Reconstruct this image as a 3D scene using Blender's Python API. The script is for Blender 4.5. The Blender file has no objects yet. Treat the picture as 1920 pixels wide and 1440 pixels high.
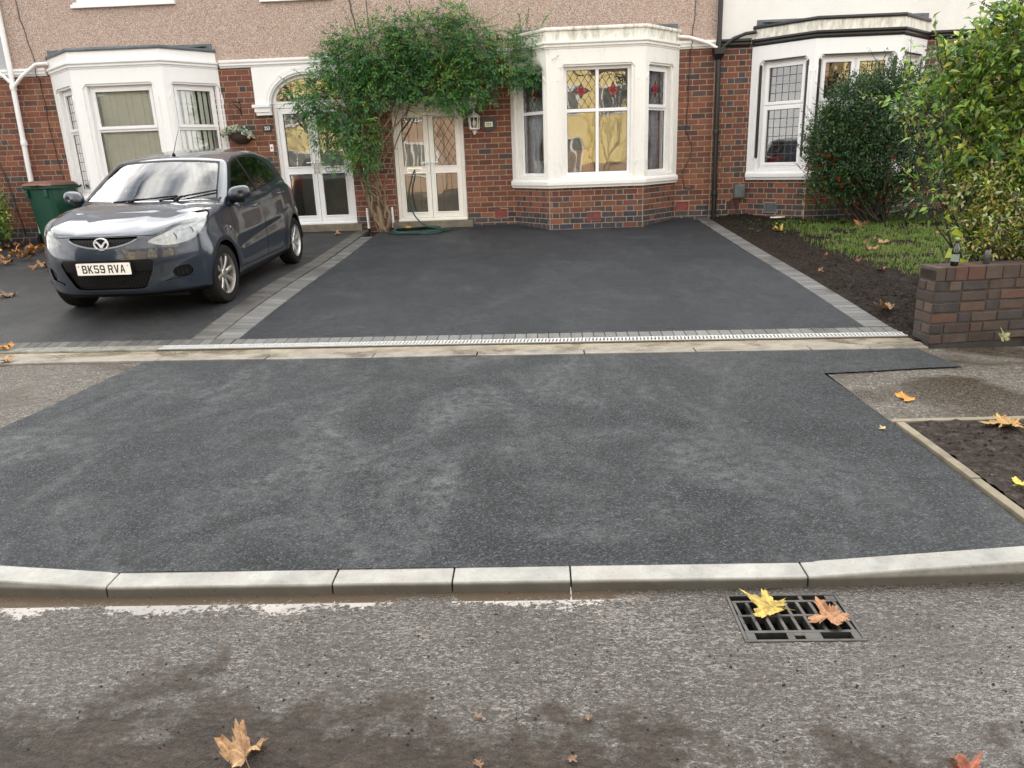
import bpy, bmesh, math, random
from math import sin, cos, pi, radians, sqrt, atan2, exp
from mathutils import Vector, Matrix, noise as mnoise
S = bpy.context.scene
C = S.collection
rnd = random.Random(7)

# ------------------------------------------------------------------ camera
def make_camera():
    yaw, pitch, roll = radians(-2.3), radians(17.0), radians(-2.1)
    f = Vector((sin(yaw)*cos(pitch), cos(yaw)*cos(pitch), -sin(pitch)))
    r = Vector((cos(yaw), -sin(yaw), 0)); u = r.cross(f)
    r2 = cos(roll)*r + sin(roll)*u; u2 = -sin(roll)*r + cos(roll)*u
    cd = bpy.data.cameras.new('camera'); cam = bpy.data.objects.new('camera', cd); C.objects.link(cam)
    m = Matrix((r2, u2, -f)).transposed().to_4x4(); m.translation = (0, 0, 1.65)
    cam.matrix_world = m
    cd.sensor_fit = 'HORIZONTAL'; cd.sensor_width = 36; cd.lens = 1400/1920*36
    cd.clip_start = .05; cd.clip_end = 800
    S.camera = cam
make_camera()

# ------------------------------------------------------------------ sky and sun (low, behind the houses: the street front is in open shade)
SUN_EL, SUN_AZ = 21.0, 14.0
w = bpy.data.worlds.new('World'); S.world = w; w.use_nodes = True
nt = w.node_tree; nt.nodes.clear()
def wn(t, **k):
    n = nt.nodes.new(t)
    for a, b in k.items(): setattr(n, a, b)
    return n
sky = wn('ShaderNodeTexSky', sky_type='NISHITA', sun_disc=False, sun_elevation=radians(SUN_EL), sun_rotation=radians(SUN_AZ))
tc = wn('ShaderNodeTexCoord'); mp = wn('ShaderNodeMapping'); mp.inputs['Scale'].default_value = (1.6, 1.6, 3.4)
cn = wn('ShaderNodeTexNoise'); cn.inputs['Scale'].default_value = 1.5; cn.inputs['Detail'].default_value = 7; cn.inputs['Roughness'].default_value = .58
cr = wn('ShaderNodeValToRGB'); cr.color_ramp.elements[0].position = .33; cr.color_ramp.elements[1].position = .50
cn2 = wn('ShaderNodeTexNoise'); cn2.inputs['Scale'].default_value = 3.2; cn2.inputs['Detail'].default_value = 5
cc = wn('ShaderNodeValToRGB'); cc.color_ramp.elements[0].position = .3; cc.color_ramp.elements[1].position = .7
cc.color_ramp.elements[0].color = (.50, .51, .53, 1); cc.color_ramp.elements[1].color = (1, .965, .90, 1)
cm = wn('ShaderNodeVectorMath', operation='SCALE'); cm.inputs['Scale'].default_value = 11.0
mx = wn('ShaderNodeMix', data_type='RGBA'); bg = wn('ShaderNodeBackground'); wo = wn('ShaderNodeOutputWorld')
bg.inputs['Strength'].default_value = .1
L = nt.links.new
# clouds brighten strongly towards the low sun behind the houses
sv = (sin(radians(SUN_AZ))*cos(radians(SUN_EL)), cos(radians(SUN_AZ))*cos(radians(SUN_EL)), sin(radians(SUN_EL)))
nv = wn('ShaderNodeVectorMath', operation='NORMALIZE'); dp = wn('ShaderNodeVectorMath', operation='DOT_PRODUCT'); dp.inputs[1].default_value = sv
gl_ = wn('ShaderNodeMapRange', interpolation_type='SMOOTHSTEP'); gl_.inputs['From Min'].default_value = .05; gl_.inputs['From Max'].default_value = 1; gl_.inputs['To Min'].default_value = 16; gl_.inputs['To Max'].default_value = 38
L(tc.outputs['Generated'], nv.inputs[0]); L(nv.outputs[0], dp.inputs[0]); L(dp.outputs['Value'], gl_.inputs[0]); L(gl_.outputs[0], cm.inputs['Scale'])
L(tc.outputs['Generated'], mp.inputs['Vector']); L(mp.outputs[0], cn.inputs['Vector']); L(mp.outputs[0], cn2.inputs['Vector'])
L(cn.outputs['Fac'], cr.inputs[0]); L(cn2.outputs['Fac'], cc.inputs[0]); L(cc.outputs[0], cm.inputs[0])
L(cr.outputs[0], mx.inputs[0]); L(sky.outputs[0], mx.inputs[6]); L(cm.outputs[0], mx.inputs[7])
L(mx.outputs[2], bg.inputs[0]); L(bg.outputs[0], wo.inputs[0])
sd = bpy.data.lights.new('sun', 'SUN'); sd.energy = 3.6; sd.angle = radians(.53); sd.color = (1, .86, .66)
sun = bpy.data.objects.new('sun', sd); C.objects.link(sun)
az, el = radians(SUN_AZ), radians(SUN_EL)
sun.rotation_euler = Vector((sin(az)*cos(el), cos(az)*cos(el), sin(el))).to_track_quat('Z', 'Y').to_euler()
S.view_settings.view_transform = 'Standard'; S.view_settings.look = 'None'
S.view_settings.exposure = 1.12; S.view_settings.gamma = 1.0
S.cycles.max_bounces = 6; S.cycles.transparent_max_bounces = 12

# ------------------------------------------------------------------ mesh helpers
class MB:
    def __init__(s): s.v = []; s.f = []; s.m = []; s.c = []; s.cur = 0; s.col = None
    def add(s, vs, fs):
        o = len(s.v); s.v += [tuple(p) for p in vs]
        for q in fs: s.f.append([i+o for i in q]); s.m.append(s.cur); s.c.append(s.col)
        return s
    def quad(s, a, b, c, d): return s.add([a, b, c, d], [(0, 1, 2, 3)])
    def box(s, x0, x1, y0, y1, z0, z1, fr=None):
        P = [(x, y, z) for z in (z0, z1) for y in (y0, y1) for x in (x0, x1)]
        if fr: P = [fr(*p) for p in P]
        return s.add(P, [(0, 2, 3, 1), (4, 5, 7, 6), (0, 1, 5, 4), (2, 6, 7, 3), (0, 4, 6, 2), (1, 3, 7, 5)])
    def tube(s, pts, r, n=8, cap=True, squash=1):
        pts = [Vector(p) for p in pts]; k = len(pts)
        rs = r if isinstance(r, (list, tuple)) else [r]*k
        t0 = (pts[1]-pts[0]).normalized(); ref = Vector((0, 0, 1)) if abs(t0.z) < .9 else Vector((1, 0, 0))
        a = t0.cross(ref).normalized(); vs = []
        for i in range(k):
            t = (pts[min(i+1, k-1)]-pts[max(i-1, 0)]).normalized()
            a = (a-t*a.dot(t)).normalized(); b = t.cross(a)
            for j in range(n):
                g = 2*pi*j/n; vs.append(pts[i]+a*cos(g)*rs[i]+b*sin(g)*rs[i]*squash)
        fs = [(i*n+j, i*n+(j+1) % n, (i+1)*n+(j+1) % n, (i+1)*n+j) for i in range(k-1) for j in range(n)]
        if cap: fs += [tuple(range(n-1, -1, -1)), tuple((k-1)*n+j for j in range(n))]
        return s.add(vs, fs)
    def lathe(s, prof, n=20, c=(0, 0, 0), axis='z', cap=True):
        vs = []
        for r, h in prof:
            for j in range(n):
                g = 2*pi*j/n; x, y = r*cos(g), r*sin(g)
                vs.append((c[0]+x, c[1]+y, c[2]+h) if axis == 'z' else ((c[0]+h, c[1]+x, c[2]+y) if axis == 'x' else (c[0]+x, c[1]+h, c[2]+y)))
        k = len(prof); fs = [(i*n+j, i*n+(j+1) % n, (i+1)*n+(j+1) % n, (i+1)*n+j) for i in range(k-1) for j in range(n)]
        if cap: fs += [tuple(range(n-1, -1, -1)), tuple((k-1)*n+j for j in range(n))]
        return s.add(vs, fs)
    def prism(s, poly, h0, h1, fr, holes=()):
        """polygon (with holes) in a local plane (a, b), extruded from h0 to h1; fr(a, h, b) -> world"""
        bm = bmesh.new()
        def loop(pts):
            vs = [bm.verts.new((p[0], p[1], 0)) for p in pts]
            return [bm.edges.new((vs[i], vs[(i+1) % len(vs)])) for i in range(len(vs))]
        ed = loop(poly)
        for h in holes: ed += loop(h)
        bmesh.ops.triangle_fill(bm, use_beauty=True, use_dissolve=False, edges=ed)
        bm.verts.index_update()
        P = [(v.co.x, v.co.y) for v in bm.verts]; F = [[v.index for v in f.verts] for f in bm.faces]; n = len(P)
        B = [(e.verts[0].index, e.verts[1].index) for e in bm.edges if len(e.link_faces) == 1]
        bm.free()
        vs = [fr(p[0], h0, p[1]) for p in P]+[fr(p[0], h1, p[1]) for p in P]
        s.add(vs, F+[[i+n for i in q[::-1]] for q in F]+[(a, b, b+n, a+n) for a, b in B])
        return s
    def sweep(s, prof, path, closed_prof=True):
        """profile (outward offset, z) swept with mitres along plan points; outward is to the right of travel"""
        k = len(path); n = len(prof); rings = []
        for i, p in enumerate(path):
            d = []
            if i > 0: d.append((Vector(path[i])-Vector(path[i-1])).normalized())
            if i < k-1: d.append((Vector(path[i+1])-Vector(path[i])).normalized())
            nn = [Vector((q.y, -q.x)) for q in d]
            m = nn[0] if len(nn) == 1 else (nn[0]+nn[1])/(1+nn[0].dot(nn[1]))
            rings.append([(p[0]+m.x*o, p[1]+m.y*o, z) for o, z in prof])
        vs = [q for r_ in rings for q in r_]
        fs = [(i*n+j, i*n+(j+1) % n, (i+1)*n+(j+1) % n, (i+1)*n+j) for i in range(k-1) for j in range(n if closed_prof else n-1)]
        if closed_prof: fs += [tuple(range(n-1, -1, -1)), tuple((k-1)*n+j for j in range(n))]
        return s.add(vs, fs)
    def build(s, name, mats, parent=None, smooth=False, bevel=0, weld=False, recalc=True, auto=None):
        me = bpy.data.meshes.new(name); me.from_pydata(s.v, [], s.f)
        mats = mats if isinstance(mats, (list, tuple)) else [mats]
        for m in mats: me.materials.append(m)
        me.polygons.foreach_set('material_index', s.m)
        if any(c is not None for c in s.c):
            at = me.color_attributes.new('Col', 'FLOAT_COLOR', 'CORNER'); buf = []
            for p, c in zip(me.polygons, s.c): buf += list((*(c or (1, 1, 1)), 1))*p.loop_total
            at.data.foreach_set('color', buf)
        if recalc or weld:
            bm = bmesh.new(); bm.from_mesh(me)
            if weld: bmesh.ops.remove_doubles(bm, verts=bm.verts, dist=1e-4)
            if recalc: bmesh.ops.recalc_face_normals(bm, faces=bm.faces)
            bm.to_mesh(me); bm.free()
        if smooth or auto: me.polygons.foreach_set('use_smooth', [True]*len(me.polygons))
        if auto: me.set_sharp_from_angle(angle=radians(auto))
        o = bpy.data.objects.new(name, me); C.objects.link(o)
        if parent: o.parent = parent
        if bevel:
            b = o.modifiers.new('bevel', 'BEVEL'); b.width = bevel; b.segments = 2; b.limit_method = 'ANGLE'; b.angle_limit = radians(35)
        return o
def tag(o, label=None, cat=None, group=None, kind=None):
    if label: o['label'] = label
    if cat: o['category'] = cat
    if group: o['group'] = group
    if kind: o['kind'] = kind
    return o
def thing(name, label, cat, loc=(0, 0, 0), rz=0, group=None):
    o = bpy.data.objects.new(name, None); C.objects.link(o); o.empty_display_size = .2
    o.location = loc; o.rotation_euler = (0, 0, rz)
    return tag(o, label, cat, group)
def copy_tree(o, parent=None):
    c = o.copy(); C.objects.link(c)
    if parent: c.parent = parent
    for ch in list(o.children): copy_tree(ch, c)
    return c

# ------------------------------------------------------------------ materials
class MT:
    def __init__(s, name, **k):
        s.m = bpy.data.materials.new(name); s.m.use_nodes = True; s.t = s.m.node_tree; s.b = s.t.nodes['Principled BSDF']
        s.out = s.t.nodes['Material Output']; s._co = None
        for a, v in k.items(): s.set(a, v)
    def set(s, a, v):
        i = s.b.inputs[{'color': 'Base Color', 'rough': 'Roughness', 'metal': 'Metallic', 'ior': 'IOR', 'coat': 'Coat Weight', 'spec': 'Specular IOR Level',
                        'sss': 'Subsurface Weight', 'trans': 'Transmission Weight', 'alpha': 'Alpha', 'emis': 'Emission Color', 'emstr': 'Emission Strength', 'normal': 'Normal'}[a]]
        if hasattr(v, 'node'): s.t.links.new(v, i)
        else: i.default_value = (*v, 1) if isinstance(v, (tuple, list)) and len(v) == 3 else v
        return s
    def n(s, t, **k):
        x = s.t.nodes.new(t)
        for a, b in k.items():
            if a in ('op', 'blend'): setattr(x, {'op': 'operation', 'blend': 'blend_type'}[a], b)
            elif hasattr(x, a) and not a[0].isupper(): setattr(x, a, b)
            else: s.plug(x.inputs[a.replace('_', ' ')], b)
        return x
    def plug(s, i, v):
        if hasattr(v, 'node'): s.t.links.new(v, i)
        else:
            try: i.default_value = v
            except Exception: i.default_value = (*v, 1)
    def co(s, scale=(1, 1, 1)):
        if s._co is None: s._co = s.n('ShaderNodeTexCoord').outputs['Object']
        if scale == (1, 1, 1): return s._co
        m = s.n('ShaderNodeMapping'); s.t.links.new(s._co, m.inputs[0]); m.inputs['Scale'].default_value = scale
        return m.outputs[0]
    def noise(s, scale, det=4, rough=.5, st=(1, 1, 1), dist=0):
        return s.n('ShaderNodeTexNoise', Vector=s.co(st), Scale=scale, Detail=det, Roughness=rough, Distortion=dist).outputs['Fac']
    def voro(s, scale, out='Distance', feat='F1', st=(1, 1, 1)):
        return s.n('ShaderNodeTexVoronoi', feature=feat, Vector=s.co(st), Scale=scale).outputs[out]
    def ramp(s, fac, stops, interp='LINEAR'):
        x = s.n('ShaderNodeValToRGB'); s.t.links.new(fac, x.inputs[0]); e = x.color_ramp.elements; x.color_ramp.interpolation = interp
        while len(e) < len(stops): e.new(.5)
        for q, (p, c) in zip(e, stops):
            q.position = p; q.color = (*c, 1) if isinstance(c, (tuple, list)) else (c, c, c, 1)
        return x.outputs[0]
    def mix(s, fac, a, b, blend='MIX'):
        x = s.n('ShaderNodeMix', data_type='RGBA', blend_type=blend)
        for i, v in ((0, fac), (6, a), (7, b)):
            if hasattr(v, 'node'): s.t.links.new(v, x.inputs[i])
            else: x.inputs[i].default_value = (*v, 1) if isinstance(v, (tuple, list)) else v
        return x.outputs[2]
    def math(s, op, a, b=0.0, clamp=False):
        x = s.n('ShaderNodeMath', op=op, use_clamp=clamp)
        s.plug(x.inputs[0], a); s.plug(x.inputs[1], b)
        return x.outputs[0]
    def bump(s, h, strength=.3, dist=.01, prev=None):
        x = s.n('ShaderNodeBump', Strength=strength, Distance=dist, Height=h)
        if prev is not None: s.t.links.new(prev, x.inputs['Normal'])
        return x.outputs[0]
    def attr(s, name='Col'): return s.n('ShaderNodeAttribute', attribute_name=name).outputs['Color']
    def xyz(s):
        x = s.n('ShaderNodeSeparateXYZ'); s.t.links.new(s.co(), x.inputs[0]); return x.outputs

def simple(name, col, rough=.5, var=.12, scale=8, bump=0, bscale=60, **k):
    m = MT(name, rough=rough, **k)
    n_ = m.noise(scale, 5, .6)
    d = tuple(x*(1-var) for x in col); l = tuple(min(1, x*(1+var)) for x in col)
    m.set('color', m.ramp(n_, [(.3, d), (.7, l)]))
    if bump: m.set('normal', m.bump(m.noise(bscale, 3), bump, .004))
    return m.m
M = {}
def paint_mat(name, col, dirt=.25, dcol=(.33, .33, .25)):
    m = MT(name, rough=.42)
    streak = m.noise(5, 6, .65, (2.2, 2.2, .35)); spots = m.noise(26, 4, .7)
    if dirt > 1: k0 = m.ramp(m.noise(7, 6, .7, (1.5, 1.5, .5)), [(.46, 0), (.7, .8)])
    k = m.math('MULTIPLY', m.ramp(streak, [(.52, 0), (.78, 1)]), m.ramp(spots, [(.4, 0), (.7, 1)]))
    k = m.math('MULTIPLY', k, dirt)
    if dirt > 1: k = m.math('MAXIMUM', k, k0)
    m.set('color', m.mix(k, col, dcol))
    m.set('normal', m.bump(m.noise(40, 4), .12, .004))
    return m.m
M['white'] = paint_mat('white_masonry_paint', (.82, .82, .82), .25)
M['cream'] = paint_mat('cream_masonry_paint', (.82, .805, .765), .6, (.42, .40, .30))
M['dirty'] = paint_mat('weathered_white_paint', (.78, .76, .69), 1.6, (.22, .22, .15))
M['black'] = simple('black_gloss_paint', (.012, .012, .013), .32)
M['upvc'] = simple('white_plastic', (.82, .82, .83), .25, .03)
M['upvc_cream'] = simple('cream_plastic', (.80, .775, .72), .28, .04)
M['gasket'] = simple('black_rubber', (.015, .015, .015), .6)
M['lead'] = simple('lead_came', (.07, .07, .075), .5)
M['lead_roof'] = simple('lead_roofing', (.10, .12, .13), .55, .3, 5, .2)
M['chrome'] = simple('polished_metal', (.75, .75, .76), .15, .05, metal=1.0)
M['dark_metal'] = simple('dark_metal', (.03, .03, .032), .4, .2)
def brick_mat():
    m = MT('fired_brick', rough=.82)
    a = m.attr(); n1 = m.noise(38, 6, .7); n2 = m.noise(7, 4, .6)
    c = m.mix(m.ramp(n1, [(.3, 0), (.75, 1)]), m.mix(.32, a, (.02, .016, .015), 'MIX'), a)
    c = m.mix(m.math('MULTIPLY', m.ramp(n2, [(.5, 0), (.8, 1)]), .35), c, (.16, .12, .10))
    m.set('color', c); m.set('normal', m.bump(m.noise(120, 5, .7), .5, .004))
    return m.m
M['brick'] = brick_mat()
def mortar_mat():
    m = MT('lime_mortar', rough=.95)
    m.set('color', m.ramp(m.noise(14, 6, .7), [(.3, (.24, .185, .13)), (.7, (.42, .33, .24))]))
    m.set('normal', m.bump(m.noise(90, 4), .5, .004)); return m.m
M['mortar'] = mortar_mat()
def dash_mat():
    m = MT('pebbledash', rough=.9)
    v = m.n('ShaderNodeTexVoronoi', Vector=m.co(), Scale=112.0, Randomness=1.0)
    sep = m.n('ShaderNodeSeparateColor'); m.t.links.new(v.outputs['Color'], sep.inputs[0])
    st = m.ramp(sep.outputs[0], [(0, (.16, .10, .085)), (.08, (.36, .26, .215)), (.34, (.48, .37, .31)), (.68, (.58, .465, .40)), (.90, (.70, .62, .55)), (1, (.84, .79, .73))], 'CONSTANT')
    d = v.outputs['Distance']
    gap = m.ramp(d, [(.55, 1), (.95, 0)])
    c = m.mix(gap, (.14, .09, .07), st)
    big = m.noise(.9, 5, .6)
    c = m.mix(m.ramp(big, [(.35, 0), (.75, .22)]), c, (.50, .36, .29))
    m.set('color', c); m.set('normal', m.bump(m.ramp(d, [(0, 1), (.9, 0)]), .8, .006)); return m.m
M['dash'] = dash_mat()
def render_mat(name, col):
    m = MT(name, rough=.9); n_ = m.noise(70, 4, .6)
    m.set('color', m.mix(m.ramp(m.noise(2.2, 6, .7), [(.45, 0), (.8, .25)]), col, tuple(x*.72 for x in col)))
    m.set('normal', m.bump(m.math('ADD', m.voro(85), n_), .7, .006)); return m.m
M['roughcast'] = render_mat('white_roughcast', (.80, .79, .76))
M['greyrender'] = render_mat('grey_render', (.42, .43, .46))
M['creamrender'] = render_mat('cream_render', (.90, .75, .38))
def glass_mat(name, tint=.55, refl=2.2, warp=.005, wscale=1.3):
    m = MT(name); t = m.t; t.nodes.remove(m.b)
    bmp = m.bump(m.noise(wscale, 2, .4), 1.0, warp)
    fr = m.n('ShaderNodeFresnel', IOR=1.52, Normal=bmp)
    fac = m.math('MULTIPLY', fr.outputs[0], refl, True)
    tr = m.n('ShaderNodeBsdfTransparent', Color=(tint, tint*1.02, tint, 1)); gl = m.n('ShaderNodeBsdfGlossy', Roughness=.0, Normal=bmp)
    gl.inputs['Color'].default_value = (1, 1, 1, 1)
    mx_ = m.n('ShaderNodeMixShader'); t.links.new(fac, mx_.inputs[0]); t.links.new(tr.outputs[0], mx_.inputs[1]); t.links.new(gl.outputs[0], mx_.inputs[2])
    t.links.new(mx_.outputs[0], m.out.inputs['Surface']); return m.m
M['glass'] = glass_mat('window_glass', .96, 3.6)
M['glass_dark'] = glass_mat('tinted_glass', .32, 2.0, .003)
M['blind'] = simple('cream_blind_fabric', (.95, .94, .86), .8, .05)
M['curtain'] = simple('pale_curtain_fabric', (.58, .60, .66), .85, .1)
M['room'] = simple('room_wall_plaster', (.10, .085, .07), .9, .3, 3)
M['porch'] = simple('porch_plaster', (.34, .33, .29), .8, .2, 3)
M['tile'] = simple('clay_roof_tile', (.11, .06, .05), .8, .4, 9, .4)

# per-brick geometry -------------------------------------------------------------
BR_MAIN = [(.212, .068, .038), (.182, .060, .036), (.232, .082, .044), (.165, .056, .037), (.138, .050, .036), (.205, .076, .042)]
BR_DARK = [(.070, .048, .048), (.060, .050, .056), (.088, .054, .048), (.100, .046, .038)]
BR_BLUE = [(.035, .040, .058), (.045, .048, .062), (.060, .052, .058), (.085, .048, .042)]
def brickwork(mb, fr, x0, x1, z0, z1, holes=(), pat='mix', dark_below=None, ch=.0885, bl=.233, j=.013, proud=.006, seed=1, holeseg=None):
    r = random.Random(seed); row = 0; z = z0
    while z < z1-.02:
        zt = min(z+ch, z1); x = x0
        mode = pat(row) if callable(pat) else pat
        if mode == 'stretch': seq = [bl]; off = -bl/2*(row % 2)
        elif mode == 'flem': seq = [bl, bl*.5]; off = -(bl*.75)*(row % 2)-.02
        else: seq = [bl, bl, bl*.5] if row % 3 else [bl]; off = -bl*(row*.37 % 1)
        x = x0+off; k = 0
        while x < x1:
            wd = seq[k % len(seq)]; hdr = wd < bl*.7; k += 1
            a, b = max(x, x0)+j/2, min(x+wd, x1)-j/2; x += wd
            iv = [(a, b)]
            for h in holes:
                if h[2] < zt-.01 and h[3] > z+.01:
                    iv = [q for (p, s_) in iv for q in ((p, min(s_, h[0])), (max(p, h[1]), s_)) if q[1]-q[0] > .015]
            low = dark_below is not None and z < dark_below
            pal = BR_BLUE if low and r.random() < .8 else ((BR_DARK if r.random() < .75 else BR_MAIN) if hdr else (BR_DARK if r.random() < .08 else BR_MAIN))
            c = r.choice(pal); g = r.uniform(.8, 1.22); mb.col = tuple(q*g*r.uniform(.95, 1.05) for q in c)
            for (a, b) in iv:
                if b-a < .015: continue
                y = -proud+r.uniform(-.0015, .0015); e = .003; jt = r.uniform(-.0015, .0015)
                P = [(a, .0, z+j/2), (b, .0, z+j/2), (b, .0, zt-j/2), (a, .0, zt-j/2),
                     (a+e, y, z+j/2+e+jt), (b-e, y, z+j/2+e), (b-e, y, zt-j/2-e), (a+e, y, zt-j/2-e+jt)]
                mb.add([fr(*p) for p in P], [(4, 5, 6, 7), (0, 1, 5, 4), (1, 2, 6, 5), (2, 3, 7, 6), (3, 0, 4, 7)])
        z += ch; row += 1
def plane_frame(ox, oy, dx, dy):
    """local (along, depth inward, z): along (dx,dy), outward normal is to the right of travel"""
    l = sqrt(dx*dx+dy*dy); dx /= l; dy /= l
    return lambda a, h, z: (ox+dx*a-dy*h, oy+dy*a+dx*h, z)
# ------------------------------------------------------------------ ground levels: flat road, near-flat footway, drives rising to the houses
def gz(x, y):
    s = y+.036*x
    if s < 2.75: return .044
    if s < 6.6: return .044+(s-2.75)*.0016
    q_ = min(1, max(0, (-2.7-x)/.7)); q_ = .018+.057*q_*q_*(3-2*q_)
    return .05+(s-6.6)*.0655+q_*max(0, sin(min(1, (s-6.6)/3.9)*pi))*(1-.35*(s-6.6)/3.9)
def drain_y(x, s): return s-.036*x
def sheet(mb, c00, c10, c11, c01, nx, ny, dz=0, bumpf=None, base=gz):
    vs = []
    for j in range(ny+1):
        for i in range(nx+1):
            u, v = i/nx, j/ny
            x = (c00[0]*(1-u)+c10[0]*u)*(1-v)+(c01[0]*(1-u)+c11[0]*u)*v
            y = (c00[1]*(1-u)+c10[1]*u)*(1-v)+(c01[1]*(1-u)+c11[1]*u)*v
            vs.append((x, y, base(x, y)+dz+(bumpf(x, y) if bumpf else 0)))
    mb.add(vs, [(j*(nx+1)+i, j*(nx+1)+i+1, (j+1)*(nx+1)+i+1, (j+1)*(nx+1)+i) for j in range(ny) for i in range(nx)])
    return mb
def nz(x, y, f, seed=0): return mnoise.noise((x*f, y*f, seed*7.3))

def tarmac_mat(name, base, patch, dusty, scale=150, rough=(.45, .75), bumpk=.55, flecks=False):
    m = MT(name)
    v = m.n('ShaderNodeTexVoronoi', Vector=m.co(), Scale=scale)
    sep = m.n('ShaderNodeSeparateColor'); m.t.links.new(v.outputs['Color'], sep.inputs[0])
    st = m.ramp(sep.outputs[0], [(0, tuple(q*.2 for q in base)), (.35, tuple(q*.7 for q in base)), (.7, tuple(q*1.5 for q in base)), (.91, tuple(q*2.8 for q in base)), (1, tuple(q*5 for q in base))])
    fine = m.noise(420, 3, .7)
    st = m.mix(m.ramp(fine, [(.35, .5), (.6, 0)]), st, tuple(q*.3 for q in base))
    lo = m.math('MULTIPLY', m.ramp(m.noise(1.15, 7, .66, (1.15, .75, 1), .9), [(.44, 0), (.68, 1)]), m.ramp(m.noise(14, 7, .75), [(.38, .0), (.72, 1)]))
    lo = m.math('MULTIPLY', lo, m.ramp(m.noise(230, 3, .6), [(.38, .35), (.6, 1)]))
    if name == 'new_tarmac': lo = m.math('MULTIPLY', lo, m.ramp(m.math('MULTIPLY', m.math('ADD', m.xyz()[0], 3.5), .18), [(.70, 1), (.95, .45)]))
    st = m.mix(m.math('MULTIPLY', lo, dusty), st, patch)
    if flecks:      # scuffs and loose crumbs where the roller turned near the front edge
        X = m.xyz(); near = m.ramp(m.math('SUBTRACT', X[1], 6.9), [(.0, 1), (.9, 1), (1, 0)]); near = m.ramp(m.math('MULTIPLY', X[1], .1), [(.70, 1), (.86, 0)])
        fl = m.ramp(m.noise(9, 4, .65, (1, 3.2, 1), .4), [(.61, 0), (.65, 1)]); st = m.mix(m.math('MULTIPLY', m.math('MULTIPLY', fl, near), .9), st, (.006, .006, .006))
    m.set('color', st)
    m.set('rough', m.ramp(m.noise(1.3, 5, .6), [(.35, rough[0]), (.65, rough[1])]))
    h = m.math('ADD', m.ramp(v.outputs['Distance'], [(0, 1), (.8, 0)]), fine)
    m.set('normal', m.bump(h, bumpk, .006)); m.set('spec', .32)
    return m.m
M['tarmac'] = tarmac_mat('new_tarmac', (.024, .0272, .0305), (.205, .213, .220), 1.0, 135, (.45, .75), 1.0)
M['tarmac_fine'] = tarmac_mat('new_drive_tarmac', (.020, .0240, .0295), (.11, .117, .123), .8, 200, (.45, .65), 1.0, True)
M['tarmac_old'] = tarmac_mat('neighbour_tarmac', (.020, .021, .023), (.14, .135, .12), .45, 190, (.45, .7), .3)
def pave_old():
    m = MT('worn_footway_asphalt')
    v = m.n('ShaderNodeTexVoronoi', Vector=m.co(), Scale=115.0)
    sep = m.n('ShaderNodeSeparateColor'); m.t.links.new(v.outputs['Color'], sep.inputs[0])
    st = m.ramp(sep.outputs[0], [(0, (.02, .016, .012)), (.4, (.050, .043, .034)), (.8, (.095, .083, .067)), (1, (.24, .215, .18))])
    wet = m.ramp(m.noise(1.1, 5, .6, (1, 1.5, 1), .8), [(.43, 0), (.56, 1)])
    st = m.mix(wet, st, m.mix(.6, st, (.035, .025, .016)))
    m.set('color', st); m.set('rough', m.ramp(wet, [(0, .7), (1, .16)]))
    h = m.ramp(v.outputs['Distance'], [(0, 1), (.8, 0)])
    m.set('normal', m.bump(h, .45, .006)); return m.m
M['pave_old'] = pave_old()
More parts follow.
